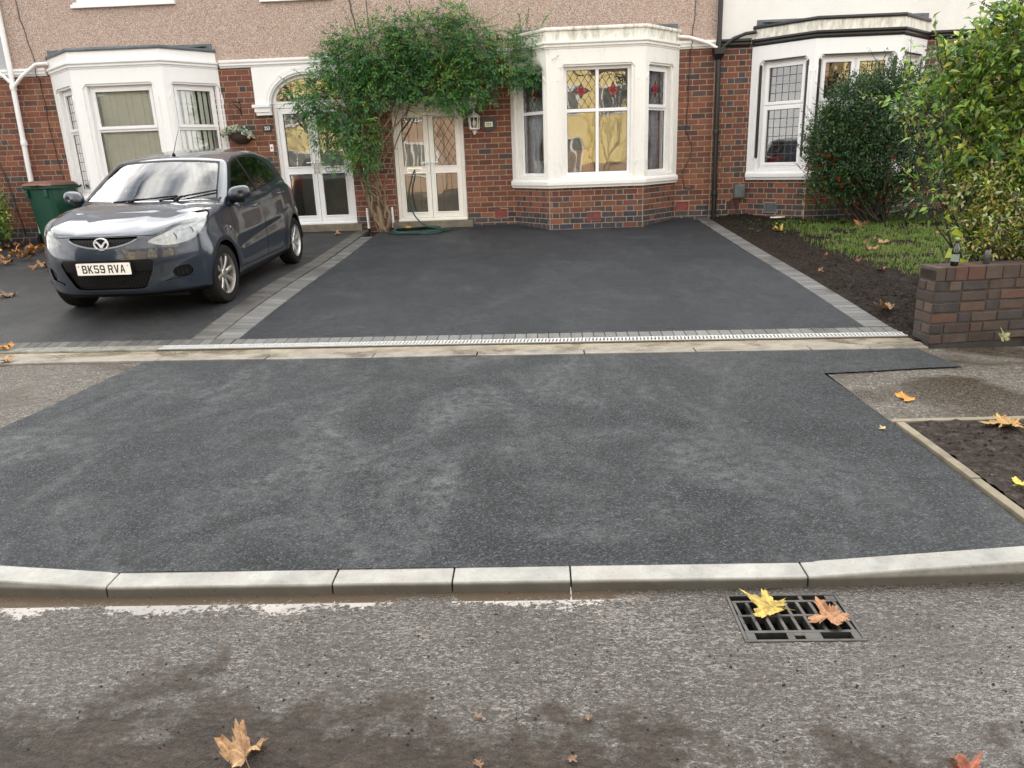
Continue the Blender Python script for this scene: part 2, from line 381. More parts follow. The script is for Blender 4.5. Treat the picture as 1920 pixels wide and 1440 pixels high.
def road_mat():
    m = MT('wet_road_asphalt'); X = m.xyz()
    v = m.n('ShaderNodeTexVoronoi', Vector=m.co(), Scale=125.0); n1 = m.noise(34, 4, .55, (.75, 1.3, 1), 1.2); n1 = m.math('SUBTRACT', 1.0, m.math('ABSOLUTE', m.math('SUBTRACT', m.math('MULTIPLY', n1, 2.0), 1.0)))
    n2 = m.noise(1.5, 6, .65, (1, 1, 1), .4); n3 = m.noise(190, 3, .6)
    sep = m.n('ShaderNodeSeparateColor'); m.t.links.new(v.outputs['Color'], sep.inputs[0])
    st = m.ramp(sep.outputs[0], [(0, (.020, .0155, .012)), (.5, (.044, .0355, .028)), (.9, (.068, .056, .045)), (1, (.12, .10, .082))])
    # mud trodden out from the works lies in the near half of the lane
    edge = m.math('ADD', m.math('MULTIPLY', X[1], -1.0), m.math('MULTIPLY', n2, 1.5))
    edge = m.math('ADD', edge, m.math('MULTIPLY', X[0], -.12))
    mud = m.ramp(m.math('ADD', m.math('ADD', edge, m.math('MULTIPLY', m.noise(9, 8, .74), .95)), 1.17), [(.50, 0), (.66, 1)])
    mudc = m.ramp(m.noise(9, 6, .7), [(.3, (.015, .010, .0075)), (.55, (.037, .027, .020)), (.75, (.085, .066, .051))])
    st = m.mix(m.math('MULTIPLY', mud, .8), st, mudc)
    # gutter puddle along the kerb foot
    pe = m.math('ADD', X[1], m.math('MULTIPLY', m.noise(2.6, 3, .55), .36)); pe = m.math('ADD', pe, m.math('MULTIPLY', m.noise(46, 4, .65), .26)); pe = m.math('ADD', pe, m.math('MULTIPLY', m.noise(1.3, 3, .5), .20))
    pud = m.math('MULTIPLY', m.ramp(m.math('SUBTRACT', pe, 2.385), [(.53, 0), (.55, 1)]), m.ramp(m.math('ADD', m.math('MULTIPLY', X[0], -.2), .5), [(.40, 0), (.45, 1)]))
    pud = m.math('MULTIPLY', pud, m.ramp(m.noise(34, 3, .6), [(.36, 0), (.40, 1)]))
    fl0 = m.noise(66, 3, .55, (.62, 1.3, 1), 1.3); film = m.math('ADD', fl0, m.math('MULTIPLY', m.noise(2.4, 5, .62), .42)); film = m.math('ADD', film, m.math('SUBTRACT', m.math('MULTIPLY', X[1], .05), .06))
    film = m.math('MULTIPLY', m.ramp(film, [(.76, 0), (.845, 1)]), m.math('SUBTRACT', 1.0, mud))
    st = m.mix(pud, st, (.075, .055, .038)); m.set('color', st)
    r = m.mix(mud, m.mix(film, (.40, .40, .40), (.11, .11, .11)), (.55, .55, .55)); r = m.mix(pud, r, (.02, .02, .02))
    m.set('rough', r); m.set('spec', m.mix(mud, (.95, .95, .95), (.35, .35, .35)))
    h = m.math('ADD', m.math('ADD', m.math('MULTIPLY', n1, 1.7), m.ramp(v.outputs['Distance'], [(0, .40), (.8, 0)])), m.math('MULTIPLY', n3, .35))
    k = m.math('SUBTRACT', 1.0, pud); k = m.math('MULTIPLY', k, m.math('SUBTRACT', .95, m.math('MULTIPLY', film, .66)))
    bm_ = m.n('ShaderNodeBump', Distance=.011, Height=h); m.t.links.new(k, bm_.inputs['Strength'])
    m.set('normal', bm_.outputs[0]); return m.m
M['road'] = road_mat()
def soil_mat(name, a, b, c_):
    m = MT(name, rough=.85, spec=.12)
    m.set('color', m.ramp(m.noise(22, 8, .72), [(.28, a), (.52, b), (.72, c_)]))
    m.set('normal', m.bump(m.math('ADD', m.noise(55, 6, .7), m.voro(38)), .9, .015)); return m.m
M['soil'] = soil_mat('dark_soil', (.006, .0045, .0035), (.019, .0135, .0105), (.058, .043, .033))
M['mud'] = soil_mat('trodden_mud', (.013, .0095, .008), (.036, .028, .024), (.095, .078, .067))
def stone_mat(name, lo, hi, stain, rough=.6, wet=0):
    m = MT(name, rough=rough); f = m.noise(7, 7, .68); g = m.noise(2.2, 5, .6, (1, 1, 1), .5)
    c = m.ramp(f, [(.3, lo), (.7, hi)])
    c = m.mix(m.ramp(g, [(.5, 0), (.72, .75)]), c, stain)
    sp = m.ramp(m.voro(48), [(.08, 1), (.15, 0)])
    c = m.mix(m.math('MULTIPLY', sp, .6), c, tuple(q*.25 for q in lo)); m.set('color', c)
    m.set('normal', m.bump(m.noise(130, 4, .6), .25, .003))
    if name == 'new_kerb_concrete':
        k = m.ramp(m.xyz()[2], [(.030, 1), (.044, 0)]); c = m.mix(m.math('MULTIPLY', k, .85), c, (.045, .040, .032)); m.set('color', c)  # low front face darkened: wet stain plus its weaker light painted into the colour
    if wet: m.set('rough', m.ramp(g, [(.45, rough), (.6, wet)]))
    return m.m
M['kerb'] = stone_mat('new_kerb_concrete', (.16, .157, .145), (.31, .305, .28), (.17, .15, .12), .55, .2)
M['edging'] = stone_mat('edging_concrete', (.14, .127, .105), (.27, .25, .21), (.08, .067, .05), .6, .25)
M['haunch'] = stone_mat('sandy_mortar_bed', (.15, .125, .088), (.30, .26, .195), (.11, .075, .04), .6, .2)
M['step'] = stone_mat('mossy_step_stone', (.10, .085, .06), (.22, .19, .14), (.055, .055, .03), .75)
def block_mat(name):
    m = MT(name, rough=.6); a = m.attr(); n_ = m.noise(30, 5, .65); g = m.noise(1.6, 5, .6, (1, 1, 1), .6)
    c = m.mix(m.ramp(n_, [(.35, .35), (.65, 0)]), a, (.04, .04, .04))
    wet = m.ramp(g, [(.5, 0), (.66, .75)])
    c = m.mix(wet, c, m.mix(.8, c, (.028, .024, .020))); m.set('color', c); m.set('rough', m.ramp(wet, [(0, .65), (1, .3)]))
    m.set('normal', m.bump(m.noise(160, 4, .6), .3, .003)); return m.m
M['block'] = block_mat('concrete_block_paver')

def struct(name, mb, m, **k): return tag(mb.build(name, m, **k), kind='structure')
mb = MB(); mb.quad((-260, -260, -.14), (260, -260, -.14), (260, 260, -.14), (-260, 260, -.14)); struct('ground', mb, M['soil'])
# road with an opening for the gully
GX0, GX1, GY0, GY1 = .69, 1.11, 2.245, 2.535
mb = MB(); RY = 2.72
for (a, b, c_, d) in ((-60, GX0, -6.5, RY), (GX1, 60, -6.5, RY), (GX0, GX1, -6.5, GY0), (GX0, GX1, GY1, RY)):
    mb.quad((a, c_, 0), (b, c_, 0), (b, d, 0), (a, d, 0))
struct('road', mb, M['road'])
mb = MB(); mb.quad((-60, -10.5, .03), (60, -10.5, .03), (60, -6.5, .03), (-60, -6.5, .03)); mb.box(-60, 60, -6.65, -6.5, -.1, .1); struct('opposite_pavement', mb, M['pave_old'])
# old footway either side, then the new crossover
mb = MB()
sheet(mb, (2.09, 4.27), (14, 4.27), (14, 5.40), (2.09, 5.40), 30, 3, -.004)
sheet(mb, (3.02, 5.40), (14, 5.40), (14, 6.05), (3.02, 5.92), 24, 3, -.004)
sheet(mb, (-40, 4.2), (-3.5, 4.2), (-3.44, 6.16), (-40, 7.4), 30, 4, -.004)
struct('pavement', mb, M['pave_old'])
mb = MB()
def wob(x, y): return .004*nz(x, y, 2.3)
sheet(mb, (-5.2, 2.688), (2.06, 2.688), (2.085, 4.29), (-5.2, 4.4), 60, 14, .006, wob)
sheet(mb, (-3.56, 4.377), (2.085, 4.29), (2.06, 5.29), (-3.49, 5.29), 50, 8, .0063, wob)
sheet(mb, (-3.49, 5.29), (2.06, 5.29), (2.06, 5.95), (-3.42, 6.15), 50, 6, .006, wob)
sheet(mb, (2.06, 5.29), (3.10, 5.38), (3.02, 5.90), (2.06, 5.95), 10, 6, .006, wob)
struct('crossover', mb, M['tarmac'])
mb = MB()
sheet(mb, (-2.87, drain_y(-2.87, 6.76)), (2.95, drain_y(2.95, 6.76)), (2.70, 13.5), (-2.72, 13.5), 50, 50, .0, lambda x, y: .004*nz(x, y, 1.7))
struct('driveway', mb, M['tarmac_fine'])
mb = MB(); sheet(mb, (-14, drain_y(-14, 6.76)), (-3.33, drain_y(-3.33, 6.76)), (-3.14, 13.5), (-14, 13.5), 40, 40, .0, lambda x, y: .004*nz(x, y, 1.3, 2))
struct('neighbour_driveway', mb, M['tarmac_old'])
def lumps(x, y):
    e = min(1, max(0, (x-3.08)/.25))*min(1, max(0, (y-6.25)/.2))
    return (.035+.04*nz(x, y, 3.1)+.034*nz(x, y, 9, 1)+.026*nz(x, y, 21, 2)+.012*nz(x, y, 41, 3))*e-.012
mb = MB(); sheet(mb, (3.12, 6.25), (11, 6.25), (11, 13.6), (2.92, 13.6), 170, 150, 0, lumps)
struct('garden_soil', mb, M['soil'], smooth=True)
def lumps2(x, y): return .02+.018*nz(x, y, 4, 5)+.020*nz(x, y, 11, 6)+.016*nz(x, y, 26, 7)
mb = MB(); sheet(mb, (2.14, 2.80), (9, 2.80), (9, 4.22), (2.15, 4.22), 190, 60, 0, lumps2)
struct('verge_soil', mb, M['mud'], smooth=True)
mb = MB(); sheet(mb, (-20, 2.7), (-5.2, 2.7), (-5.2, 4.4), (-20, 4.4), 60, 20, 0, lumps2)
struct('left_verge_soil', mb, M['mud'], smooth=True)

# kerb stones ---------------------------------------------------------------------
KX = [-5.43, -4.52, -3.60, -2.69, -1.77, -.85, -.37, .10, 1.02, 1.94, 2.85, 3.77, 4.68]
KL = ['full height kerb stone far to the left beyond the tarmac', 'full height kerb stone left of the tarmac crossover', 'full height kerb stone next to the sloping left kerb', 'pale kerb stone sloping down at the left corner of the tarmac',
      'long flush kerb stone beside the left sloping kerb, a small wet patch on it', 'first short half kerb stone left of the middle of the dropped kerb', 'second short half kerb stone at the middle of the dropped kerb',
      'long flush kerb stone with a wide brown puddle stain just left of the drain grate', 'pale kerb stone rising to the right behind the leaf covered drain grate', 'full height kerb stone to the right in front of the muddy verge',
      'full height kerb stone further right along the muddy verge', 'full height kerb stone at the far right of the muddy verge']
def ktop(x): return .046+(max(0, min(.07, (-1.77-x)*.045)) if x < 0 else max(0, min(.07, (x-1.02)*.048)))
def kfront(x): return 2.580+(.028*max(0, x-1.02) if x > 0 else .06*max(0, -1.77-x))
for i, (a, b) in enumerate(zip(KX, KX[1:])):
    mb = MB(); a += .003; b -= .003; vs = []
    for x in (a, b):
        t = ktop(x); f = kfront(x)
        vs += [(x, f, -.12), (x, f+.004, t-.006), (x, f+.009, t), (x, f+.114, t+.002), (x, f+.114, -.12)]
    mb.add(vs, [(0, 1, 6, 5), (1, 2, 7, 6), (2, 3, 8, 7), (3, 4, 9, 8), (4, 0, 5, 9), (4, 3, 2, 1, 0), (5, 6, 7, 8, 9)])
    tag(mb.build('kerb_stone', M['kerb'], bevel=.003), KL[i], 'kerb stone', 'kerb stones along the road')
# drainage line ---------------------------------------------------------------------
M['galv'] = simple('galvanised_steel', (.62, .63, .62), .35, .12, 20, metal=.35)
M['galv_old'] = simple('dirty_galvanised_steel', (.30, .30, .27), .5, .35, 12, metal=.3)
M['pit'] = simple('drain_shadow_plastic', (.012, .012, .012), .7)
def channel(x0, ln, old, label):
    ang = -math.atan(.036); y0 = drain_y(x0, 6.575); z0 = gz(x0, y0)+.012
    t = thing('drain_channel', label, 'drain channel', (x0, y0, z0), ang, 'drain channel lengths across the drive')
    g = MB(); wd = .125
    g.box(.001, ln-.001, -wd, -wd+.012, -.02, 0); g.box(.001, ln-.001, -.012, 0, -.02, 0)
    n_ = int(ln*31); p = ln/n_
    for k in range(n_):
        a = k*p+.002; sl = .018 if old else .008
        g.add([(a, -wd+.012, -.002), (a+p*.5, -wd+.012, -.002), (a+p*.5+sl, -.012, -.002), (a+sl, -.012, -.002), (a, -wd+.012, -.012), (a+p*.5, -wd+.012, -.012), (a+p*.5+sl, -.012, -.012), (a+sl, -.012, -.012)],
              [(0, 1, 2, 3), (0, 4, 5, 1), (1, 5, 6, 2), (3, 2, 6, 7), (0, 3, 7, 4)])
    g.build('grate', M['galv_old' if old else 'galv'], t)
    b = MB(); b.box(.002, ln-.002, -wd-.022, -wd-.001, -.09, -.006); b.box(.002, ln-.002, .001, .012, -.09, -.006); b.box(.002, ln-.002, -wd, 0, -.1, -.06)
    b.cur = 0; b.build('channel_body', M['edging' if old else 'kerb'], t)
CHX = [-9.5, -8.5, -7.5, -6.5, -5.5, -4.5, -3.52, -2.52, -1.52, -.52, .48, 1.48, 2.48, 3.16]
ordn = ['first', 'second', 'third', 'fourth', 'fifth', 'sixth', 'seventh']
for i, (a, b) in enumerate(zip(CHX, CHX[1:])):
    old = b <= -3.5
    lab = ('dull slanted slot drain by the parked car, %s length left of the bright grates' % ordn[5-i]) if old else ('bright new slotted drain channel, %s bright length from the left' % ordn[i-6])
    channel(a, b-a, old, lab)
mb = MB()
for k in range(40):
    a = -10+k*(13.15/40); b = a+13.15/40
    def hz(x, s, k_=0): return gz(x, drain_y(x, s))+.004-.010*(s > 6.3)+.004*nz(x*2, s*5, 3)
    ss = [6.17, 6.24, 6.31, 6.38, 6.44]
    for s0, s1 in zip(ss, ss[1:]):
        mb.quad((a, drain_y(a, s0), hz(a, s0)), (b, drain_y(b, s0), hz(b, s0)), (b, drain_y(b, s1), hz(b, s1)), (a, drain_y(a, s1), hz(a, s1)))
tag(mb.build('mortar_bed', M['haunch'], weld=True, smooth=True), 'sandy wet mortar strip between the slotted drain and the concrete edging', 'mortar strip')
EX = [-9.4, -8.4, -7.4, -6.4, -5.4, -4.35, -3.32, -2.35, -1.42, -.53, .37, 1.28, 2.2, 3.12]
EL = ['in front of the far left of the neighbour drive', 'second from the far left end', 'third from the far left end', 'left of the fallen leaves', 'under the fallen leaf at the left edge', 'just left of the new tarmac crossover corner', 'at the left corner of the new crossover',
      'second from the left corner of the new crossover', 'third from the left corner of the new crossover', 'middle one behind the crossover', 'just right of the middle of the crossover', 'third from the garden wall', 'second from the garden wall', 'nearest the garden wall']
for i, (a, b) in enumerate(zip(EX, EX[1:])):
    mb = MB(); r = random.Random(i); d0, d1 = r.uniform(-.004, .006), r.uniform(-.004, .006)
    P = []
    for x, dz in ((a+.004, d0), (b-.004, d1)):
        for s_ in (6.015, 6.165):
            P += [(x, drain_y(x, s_), gz(x, drain_y(x, s_))+.016+dz), (x, drain_y(x, s_), -.1)]
    mb.add(P, [(0, 4, 6, 2), (0, 1, 5, 4), (2, 6, 7, 3), (0, 2, 3, 1), (4, 5, 7, 6)])
    tag(mb.build('concrete_edging', M['edging'], bevel=.008), 'worn flat concrete edging stone, '+EL[i+1], 'edging stone', 'concrete edging stones along the footway')
# block paving ------------------------------------------------------------------------
GREYS = [(.115, .113, .109), (.138, .136, .131), (.103, .102, .10), (.15, .148, .143)]
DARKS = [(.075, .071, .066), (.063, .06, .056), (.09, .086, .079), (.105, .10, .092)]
def blocks(name, label, rows, pal):
    mb = MB(); r = random.Random(len(label))
    for (p0, p1, q1, q0, n_) in rows:       # strip from edge p0-p1 to far edge q0-q1, split into n_ blocks
        for k in range(n_):
            u0, u1 = k/n_, (k+1)/n_
            A = Vector(p0).lerp(Vector(q0), u0); B = Vector(p1).lerp(Vector(q1), u0); D = Vector(p0).lerp(Vector(q0), u1); E_ = Vector(p1).lerp(Vector(q1), u1)
            c_ = r.choice(pal); g = r.uniform(.85, 1.15); mb.col = tuple(x*g for x in c_)
            cen = (A+B+D+E_)/4; P = []
            for s_, dz in ((.93, .004), (.985, -.002), (.985, -.06)):
                for p in (A, B, E_, D):
                    l1 = cen+(p-cen)*1.0; e = (p-cen); e = e*(1-.0035/max(e.length, .01)*(1 if s_ > .95 else 2.6))
                    x, y = cen.x+e.x, cen.y+e.y; P.append((x, y, gz(x, y)+dz+.003*nz(k*3.1, n_, 1)))
            mb.add(P, [(0, 1, 2, 3), (0, 4, 5, 1), (1, 5, 6, 2), (2, 6, 7, 3), (3, 7, 4, 0), (4, 8, 9, 5), (5, 9, 10, 6), (6, 10, 11, 7), (7, 11, 8, 4)])
    return tag(mb.build(name, M['block']), label, 'block paving')
fy = drain_y
blocks('block_paving_border', 'grey block paving row along the front of the new black drive', [((-2.89, fy(-2.89, 6.76)), (-2.89, fy(-2.89, 6.585)), (3.16, fy(3.16, 6.585)), (3.16, fy(3.16, 6.76)), 59)], GREYS)
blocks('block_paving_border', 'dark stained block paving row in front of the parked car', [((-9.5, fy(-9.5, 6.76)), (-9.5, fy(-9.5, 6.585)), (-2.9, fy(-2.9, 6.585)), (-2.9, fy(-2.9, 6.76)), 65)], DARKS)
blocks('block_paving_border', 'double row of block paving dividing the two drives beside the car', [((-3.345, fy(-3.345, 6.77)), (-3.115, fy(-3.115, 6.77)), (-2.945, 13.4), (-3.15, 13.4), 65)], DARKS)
blocks('block_paving_border', 'pale grey block row along the left edge of the new black drive', [((-3.11, fy(-3.11, 6.77)), (-2.875, fy(-2.875, 6.77)), (-2.74, 12.55), (-2.94, 12.55), 56)], GREYS)
blocks('block_paving_border', 'grey block row along the right edge of the drive beside the soil', [((2.92, fy(2.92, 6.77)), (3.145, fy(3.145, 6.77)), (2.98, 13.3), (2.76, 13.3), 64)], GREYS)
# gully grate ------------------------------------------------------------------------
g = thing('gully_grate', 'cast iron gully grate in the wet road by the kerb', 'drain grate', (GX0, GY0, 0))
M['iron'] = simple('worn_cast_iron', (.055, .052, .047), .38, .35, 14, .3, metal=.5)
mb = MB(); W_, H_ = GX1-GX0, GY1-GY0
def bar(x0, x1, y0, y1, t=.004): mb.box(x0, x1, y0, y1, -.03, t)
bar(0, W_, 0, .012); bar(0, W_, H_-.010, H_); bar(0, .012, .012, H_-.010); bar(W_-.012, W_, .012, H_-.010)
mb.build('frame', M['iron'], g, bevel=.002)
mb = MB()
ys = [(.012, .020), (.052, .066), (.150, .162), (.240, .252)]
for a, b in ys[1:]: bar(.013, W_-.013, a, b, .002)
for k in range(9):
    x = .012+k*(W_-.024)/8.5+.006
    for (a, b) in ((.066, .150), (.162, .240)):
        mb.add([(x, a, .0015), (x+.013, a, .0015), (x-.004+.013, b, .0015), (x-.004, b, .0015), (x, a, -.03), (x+.013, a, -.03), (x+.009, b, -.03), (x-.004, b, -.03)], [(0, 1, 2, 3), (0, 4, 5, 1), (1, 5, 6, 2), (2, 6, 7, 3), (3, 7, 4, 0)])
bar(.013, .045, .013, .052, .002); bar(.155, .18, .013, .052, .002); bar(.215, .275, .013, .052, .002); bar(W_-.04, W_-.013, .013, .052, .002); bar(.18, .215, .034, .052, .002)
bar(.10, .145, .252, H_-.011, .002); bar(.27, .285, .252, H_-.011, .002); bar(W_-.05, W_-.013, .252, H_-.011, .002)
mb.build('slotted_cover', M['iron'], g, bevel=.0015)
mb = MB(); P = [(0, 0), (W_, 0), (W_, H_), (0, H_)]
mb.add([(x, y, z) for z in (-.032, -.5) for x, y in P], [(0, 1, 5, 4), (1, 2, 6, 5), (2, 3, 7, 6), (3, 0, 4, 7), (4, 5, 6, 7)])
mb.build('gully_pot', M['pit'], g, recalc=False)
# timber edging round the muddy verge
M['timber'] = simple('weathered_timber', (.17, .145, .10), .75, .35, 6, .4)
mb = MB(); mb.box(2.09, 2.14, 2.80, 3.42, -.05, .062); tag(mb.build('timber_edging', M['timber'], bevel=.004), 'weathered timber edging board along the muddy verge, the end nearer the kerb', 'edging board', 'timber boards round the verge')
mb = MB(); mb.box(2.095, 2.145, 3.426, 4.225, -.05, .064); tag(mb.build('timber_edging', M['timber'], bevel=.004), 'weathered timber edging board along the muddy verge, the end by the corner', 'edging board', 'timber boards round the verge')
mb = MB(); mb.box(2.08, 9, 4.229, 4.275, -.05, .066); tag(mb.build('timber_edging', M['timber'], bevel=.004), 'long timber edging board between the muddy verge and the footway', 'edging board', 'timber boards round the verge')
# ------------------------------------------------------------------ the terrace
YF = 13.4; ZB = .36; ZS = 3.24
WF = plane_frame(0, YF, 1, 0)
def part(mb, name, m, house, **k):
    o = mb.build(name, m, house, **k)
    if house.type == 'EMPTY' and house.parent is None: o.matrix_parent_inverse = Matrix.Translation(-Vector(house.location))
    return o
def rect(x0, x1, z0, z1): return [(x0, z0), (x1, z0), (x1, z1), (x0, z1)]
def octa(x0, x1, z0, z1, c, cb=None):
    cb = c if cb is None else cb
    return [(x0, z0+cb), (x0+cb, z0), (x1-cb, z0), (x1, z0+cb), (x1, z1-c), (x1-c, z1), (x0+c, z1), (x0, z1-c)]
def text_obj(txt, size, mat, name, parent=None, ext=.001, sx=1.0, off=0.0):
    cu = bpy.data.curves.new(name, 'FONT'); cu.body = txt; cu.size = size; cu.extrude = ext; cu.align_x = 'CENTER'; cu.align_y = 'CENTER'; cu.offset = off
    tmp = bpy.data.objects.new(name, cu); C.objects.link(tmp)
    dg = bpy.context.evaluated_depsgraph_get(); me = bpy.data.meshes.new_from_object(tmp.evaluated_get(dg))
    bpy.data.objects.remove(tmp); bpy.data.curves.remove(cu)
    for v in me.vertices: v.co.x *= sx
    me.materials.clear(); me.materials.append(mat)
    o = bpy.data.objects.new(name, me); C.objects.link(o)
    if parent: o.parent = parent
    return o
M['red_glass'] = simple('red_stained_glass', (.30, .02, .04), .25)
M['dark_glass'] = simple('dark_stained_glass', (.02, .03, .025), .25)
M['terracotta'] = simple('red_terracotta', (.22, .045, .035), .7, .25, 12)
M['terracotta_dark'] = simple('dark_terracotta', (.10, .04, .032), .75, .25, 12)

def leading(fr, rects, h, kind, name, parent, pitch=.13, rose=False):
    mb = MB(); t = .0045
    for (x0, x1, z0, z1) in rects:
        if kind == 'diamond':
            k = 1.55; cx, cz = (x0+x1)/2, (z0+z1)/2
            for sgn in (1, -1):
                i = -14
                while i < 15:
                    c0 = cz+(i+.5)*pitch*k; i += 1      # line z = c0 + sgn*k*(x-cx)
                    P = []
                    xa, xb = x0, x1
                    za, zb = c0+sgn*k*(xa-cx), c0+sgn*k*(xb-cx)
                    lo, hi = min(za, zb), max(za, zb)
                    if hi <= z0 or lo >= z1: continue
                    def xat(z): return cx+(z-c0)/(sgn*k)
                    ends = []
                    for x in (xa, xb):
                        z = c0+sgn*k*(x-cx)
                        if z < z0: z = z0; x = xat(z)
                        elif z > z1: z = z1; x = xat(z)
                        ends.append((x, z))
                    (ax, az_), (bx, bz) = ends; l = sqrt((bx-ax)**2+(bz-az_)**2)
                    if l < .02: continue
                    nx, nz_ = -(bz-az_)/l*t, (bx-ax)/l*t
                    mb.add([fr(ax+nx, h, az_+nz_), fr(bx+nx, h, bz+nz_), fr(bx-nx, h, bz-nz_), fr(ax-nx, h, az_-nz_)], [(0, 1, 2, 3)])
        else:
            n_ = max(1, round((x1-x0)/pitch)); m_ = max(1, round((z1-z0)/(pitch*1.15)))
            for i in range(1, n_):
                x = x0+(x1-x0)*i/n_; mb.add([fr(x-t, h, z0), fr(x+t, h, z0), fr(x+t, h, z1), fr(x-t, h, z1)], [(0, 1, 2, 3)])
            if kind == 'grid':
                for j in range(1, m_):
                    z = z0+(z1-z0)*j/m_; mb.add([fr(x0, h-.0005, z-t), fr(x1, h-.0005, z-t), fr(x1, h-.0005, z+t), fr(x0, h-.0005, z+t)], [(0, 1, 2, 3)])
    mb.build(name, M['lead'], parent, recalc=False)
    if rose:
        for (x0, x1, z0, z1) in rects:
            mb = MB(); cx, cz = (x0+x1)/2, (z0+z1)/2-.02; k = min(1, (x1-x0)/.4)
            mb.cur = 1
            for q in range(4):
                a = q*pi/2; l, wq = (.15*k, .05*k) if q % 2 == 0 else (.13, .04*k)
                mb.add([fr(cx+cos(a)*l, h-.002, cz+sin(a)*l), fr(cx+cos(a)*l*.4-sin(a)*wq, h-.002, cz+sin(a)*l*.4+cos(a)*wq), fr(cx, h-.002, cz), fr(cx+cos(a)*l*.4+sin(a)*wq, h-.002, cz+sin(a)*l*.4-cos(a)*wq)], [(0, 1, 2, 3)])
            mb.cur = 0
            for q in range(5):
                a = q*2*pi/5+.3; px, pz = cx+cos(a)*.038*k, cz+sin(a)*.042
                mb.add([fr(px+cos(b*pi/4)*.034*k, h-.004, pz+sin(b*pi/4)*.036) for b in range(8)], [tuple(range(8))])
            mb.cur = 1; mb.add([fr(cx+cos(b*pi/4)*.016*k, h-.006, cz+sin(b*pi/4)*.017) for b in range(8)], [tuple(range(8))])
            mb.build('rose_emblem', [M['red_glass'], M['dark_glass']], parent, recalc=False)

def window(fr, x0, x1, z0, z1, parent, mats, mull=(), trans=(), h=.075, glass=None, fw=.05, sash=()):
    """plastic window filling a hole; returns the panes' rectangles"""
    mb = MB(); xs = [x0+fw]; zs = [z0+fw]
    mb.prism(rect(x0, x1, z0, z1), h, h+.06, fr, [rect(x0+fw, x1-fw, z0+fw, z1-fw)])
    bw = .052
    cols = []; a = x0+fw
    for m_ in mull: mb.box(m_-bw/2, m_+bw/2, h+.004, h+.056, z0+fw, z1-fw, fr); cols.append((a, m_-bw/2)); a = m_+bw/2
    cols.append((a, x1-fw)); rows = []; b = z0+fw
    for t_ in trans:
        for c0, c1 in cols: mb.box(c0, c1, h+.006, h+.054, t_-bw/2, t_+bw/2, fr)
        rows.append((b, t_-bw/2)); b = t_+bw/2
    rows.append((b, z1-fw)); panes = []
    for i, (c0, c1) in enumerate(cols):
        for j, (r0, r1) in enumerate(rows):
            if j in sash:      # an opening light has a second, prouder frame
                e = .038; mb.prism(rect(c0-.012, c1+.012, r0-.012, r1+.012), h-.018, h+.03, fr, [rect(c0+e, c1-e, r0+e, r1-e)]); panes.append((c0+e, c1-e, r0+e, r1-e))
            else: panes.append((c0, c1, r0, r1))
    mb.box(x0-.02, x1+.02, h-.045, h+.05, z0-.035, z0-.001, fr)
    wf = mb.build('window_frame', mats, parent, bevel=.005)
    g = MB(); ga = MB()
    for (a, b, c_, d) in panes:
        g.add([fr(a, h+.024, c_), fr(b, h+.024, c_), fr(b, h+.024, d), fr(a, h+.024, d)], [(0, 1, 2, 3)])
        e = .006; ga.prism(rect(a-.001, b+.001, c_-.001, d+.001), h+.018, h+.023, fr, [rect(a+e, b-e, c_+e, d-e)])
    g.build('glass_pane', glass or M['glass'], parent, recalc=False)
    ga.build('gasket', M['gasket'], parent)
    return panes

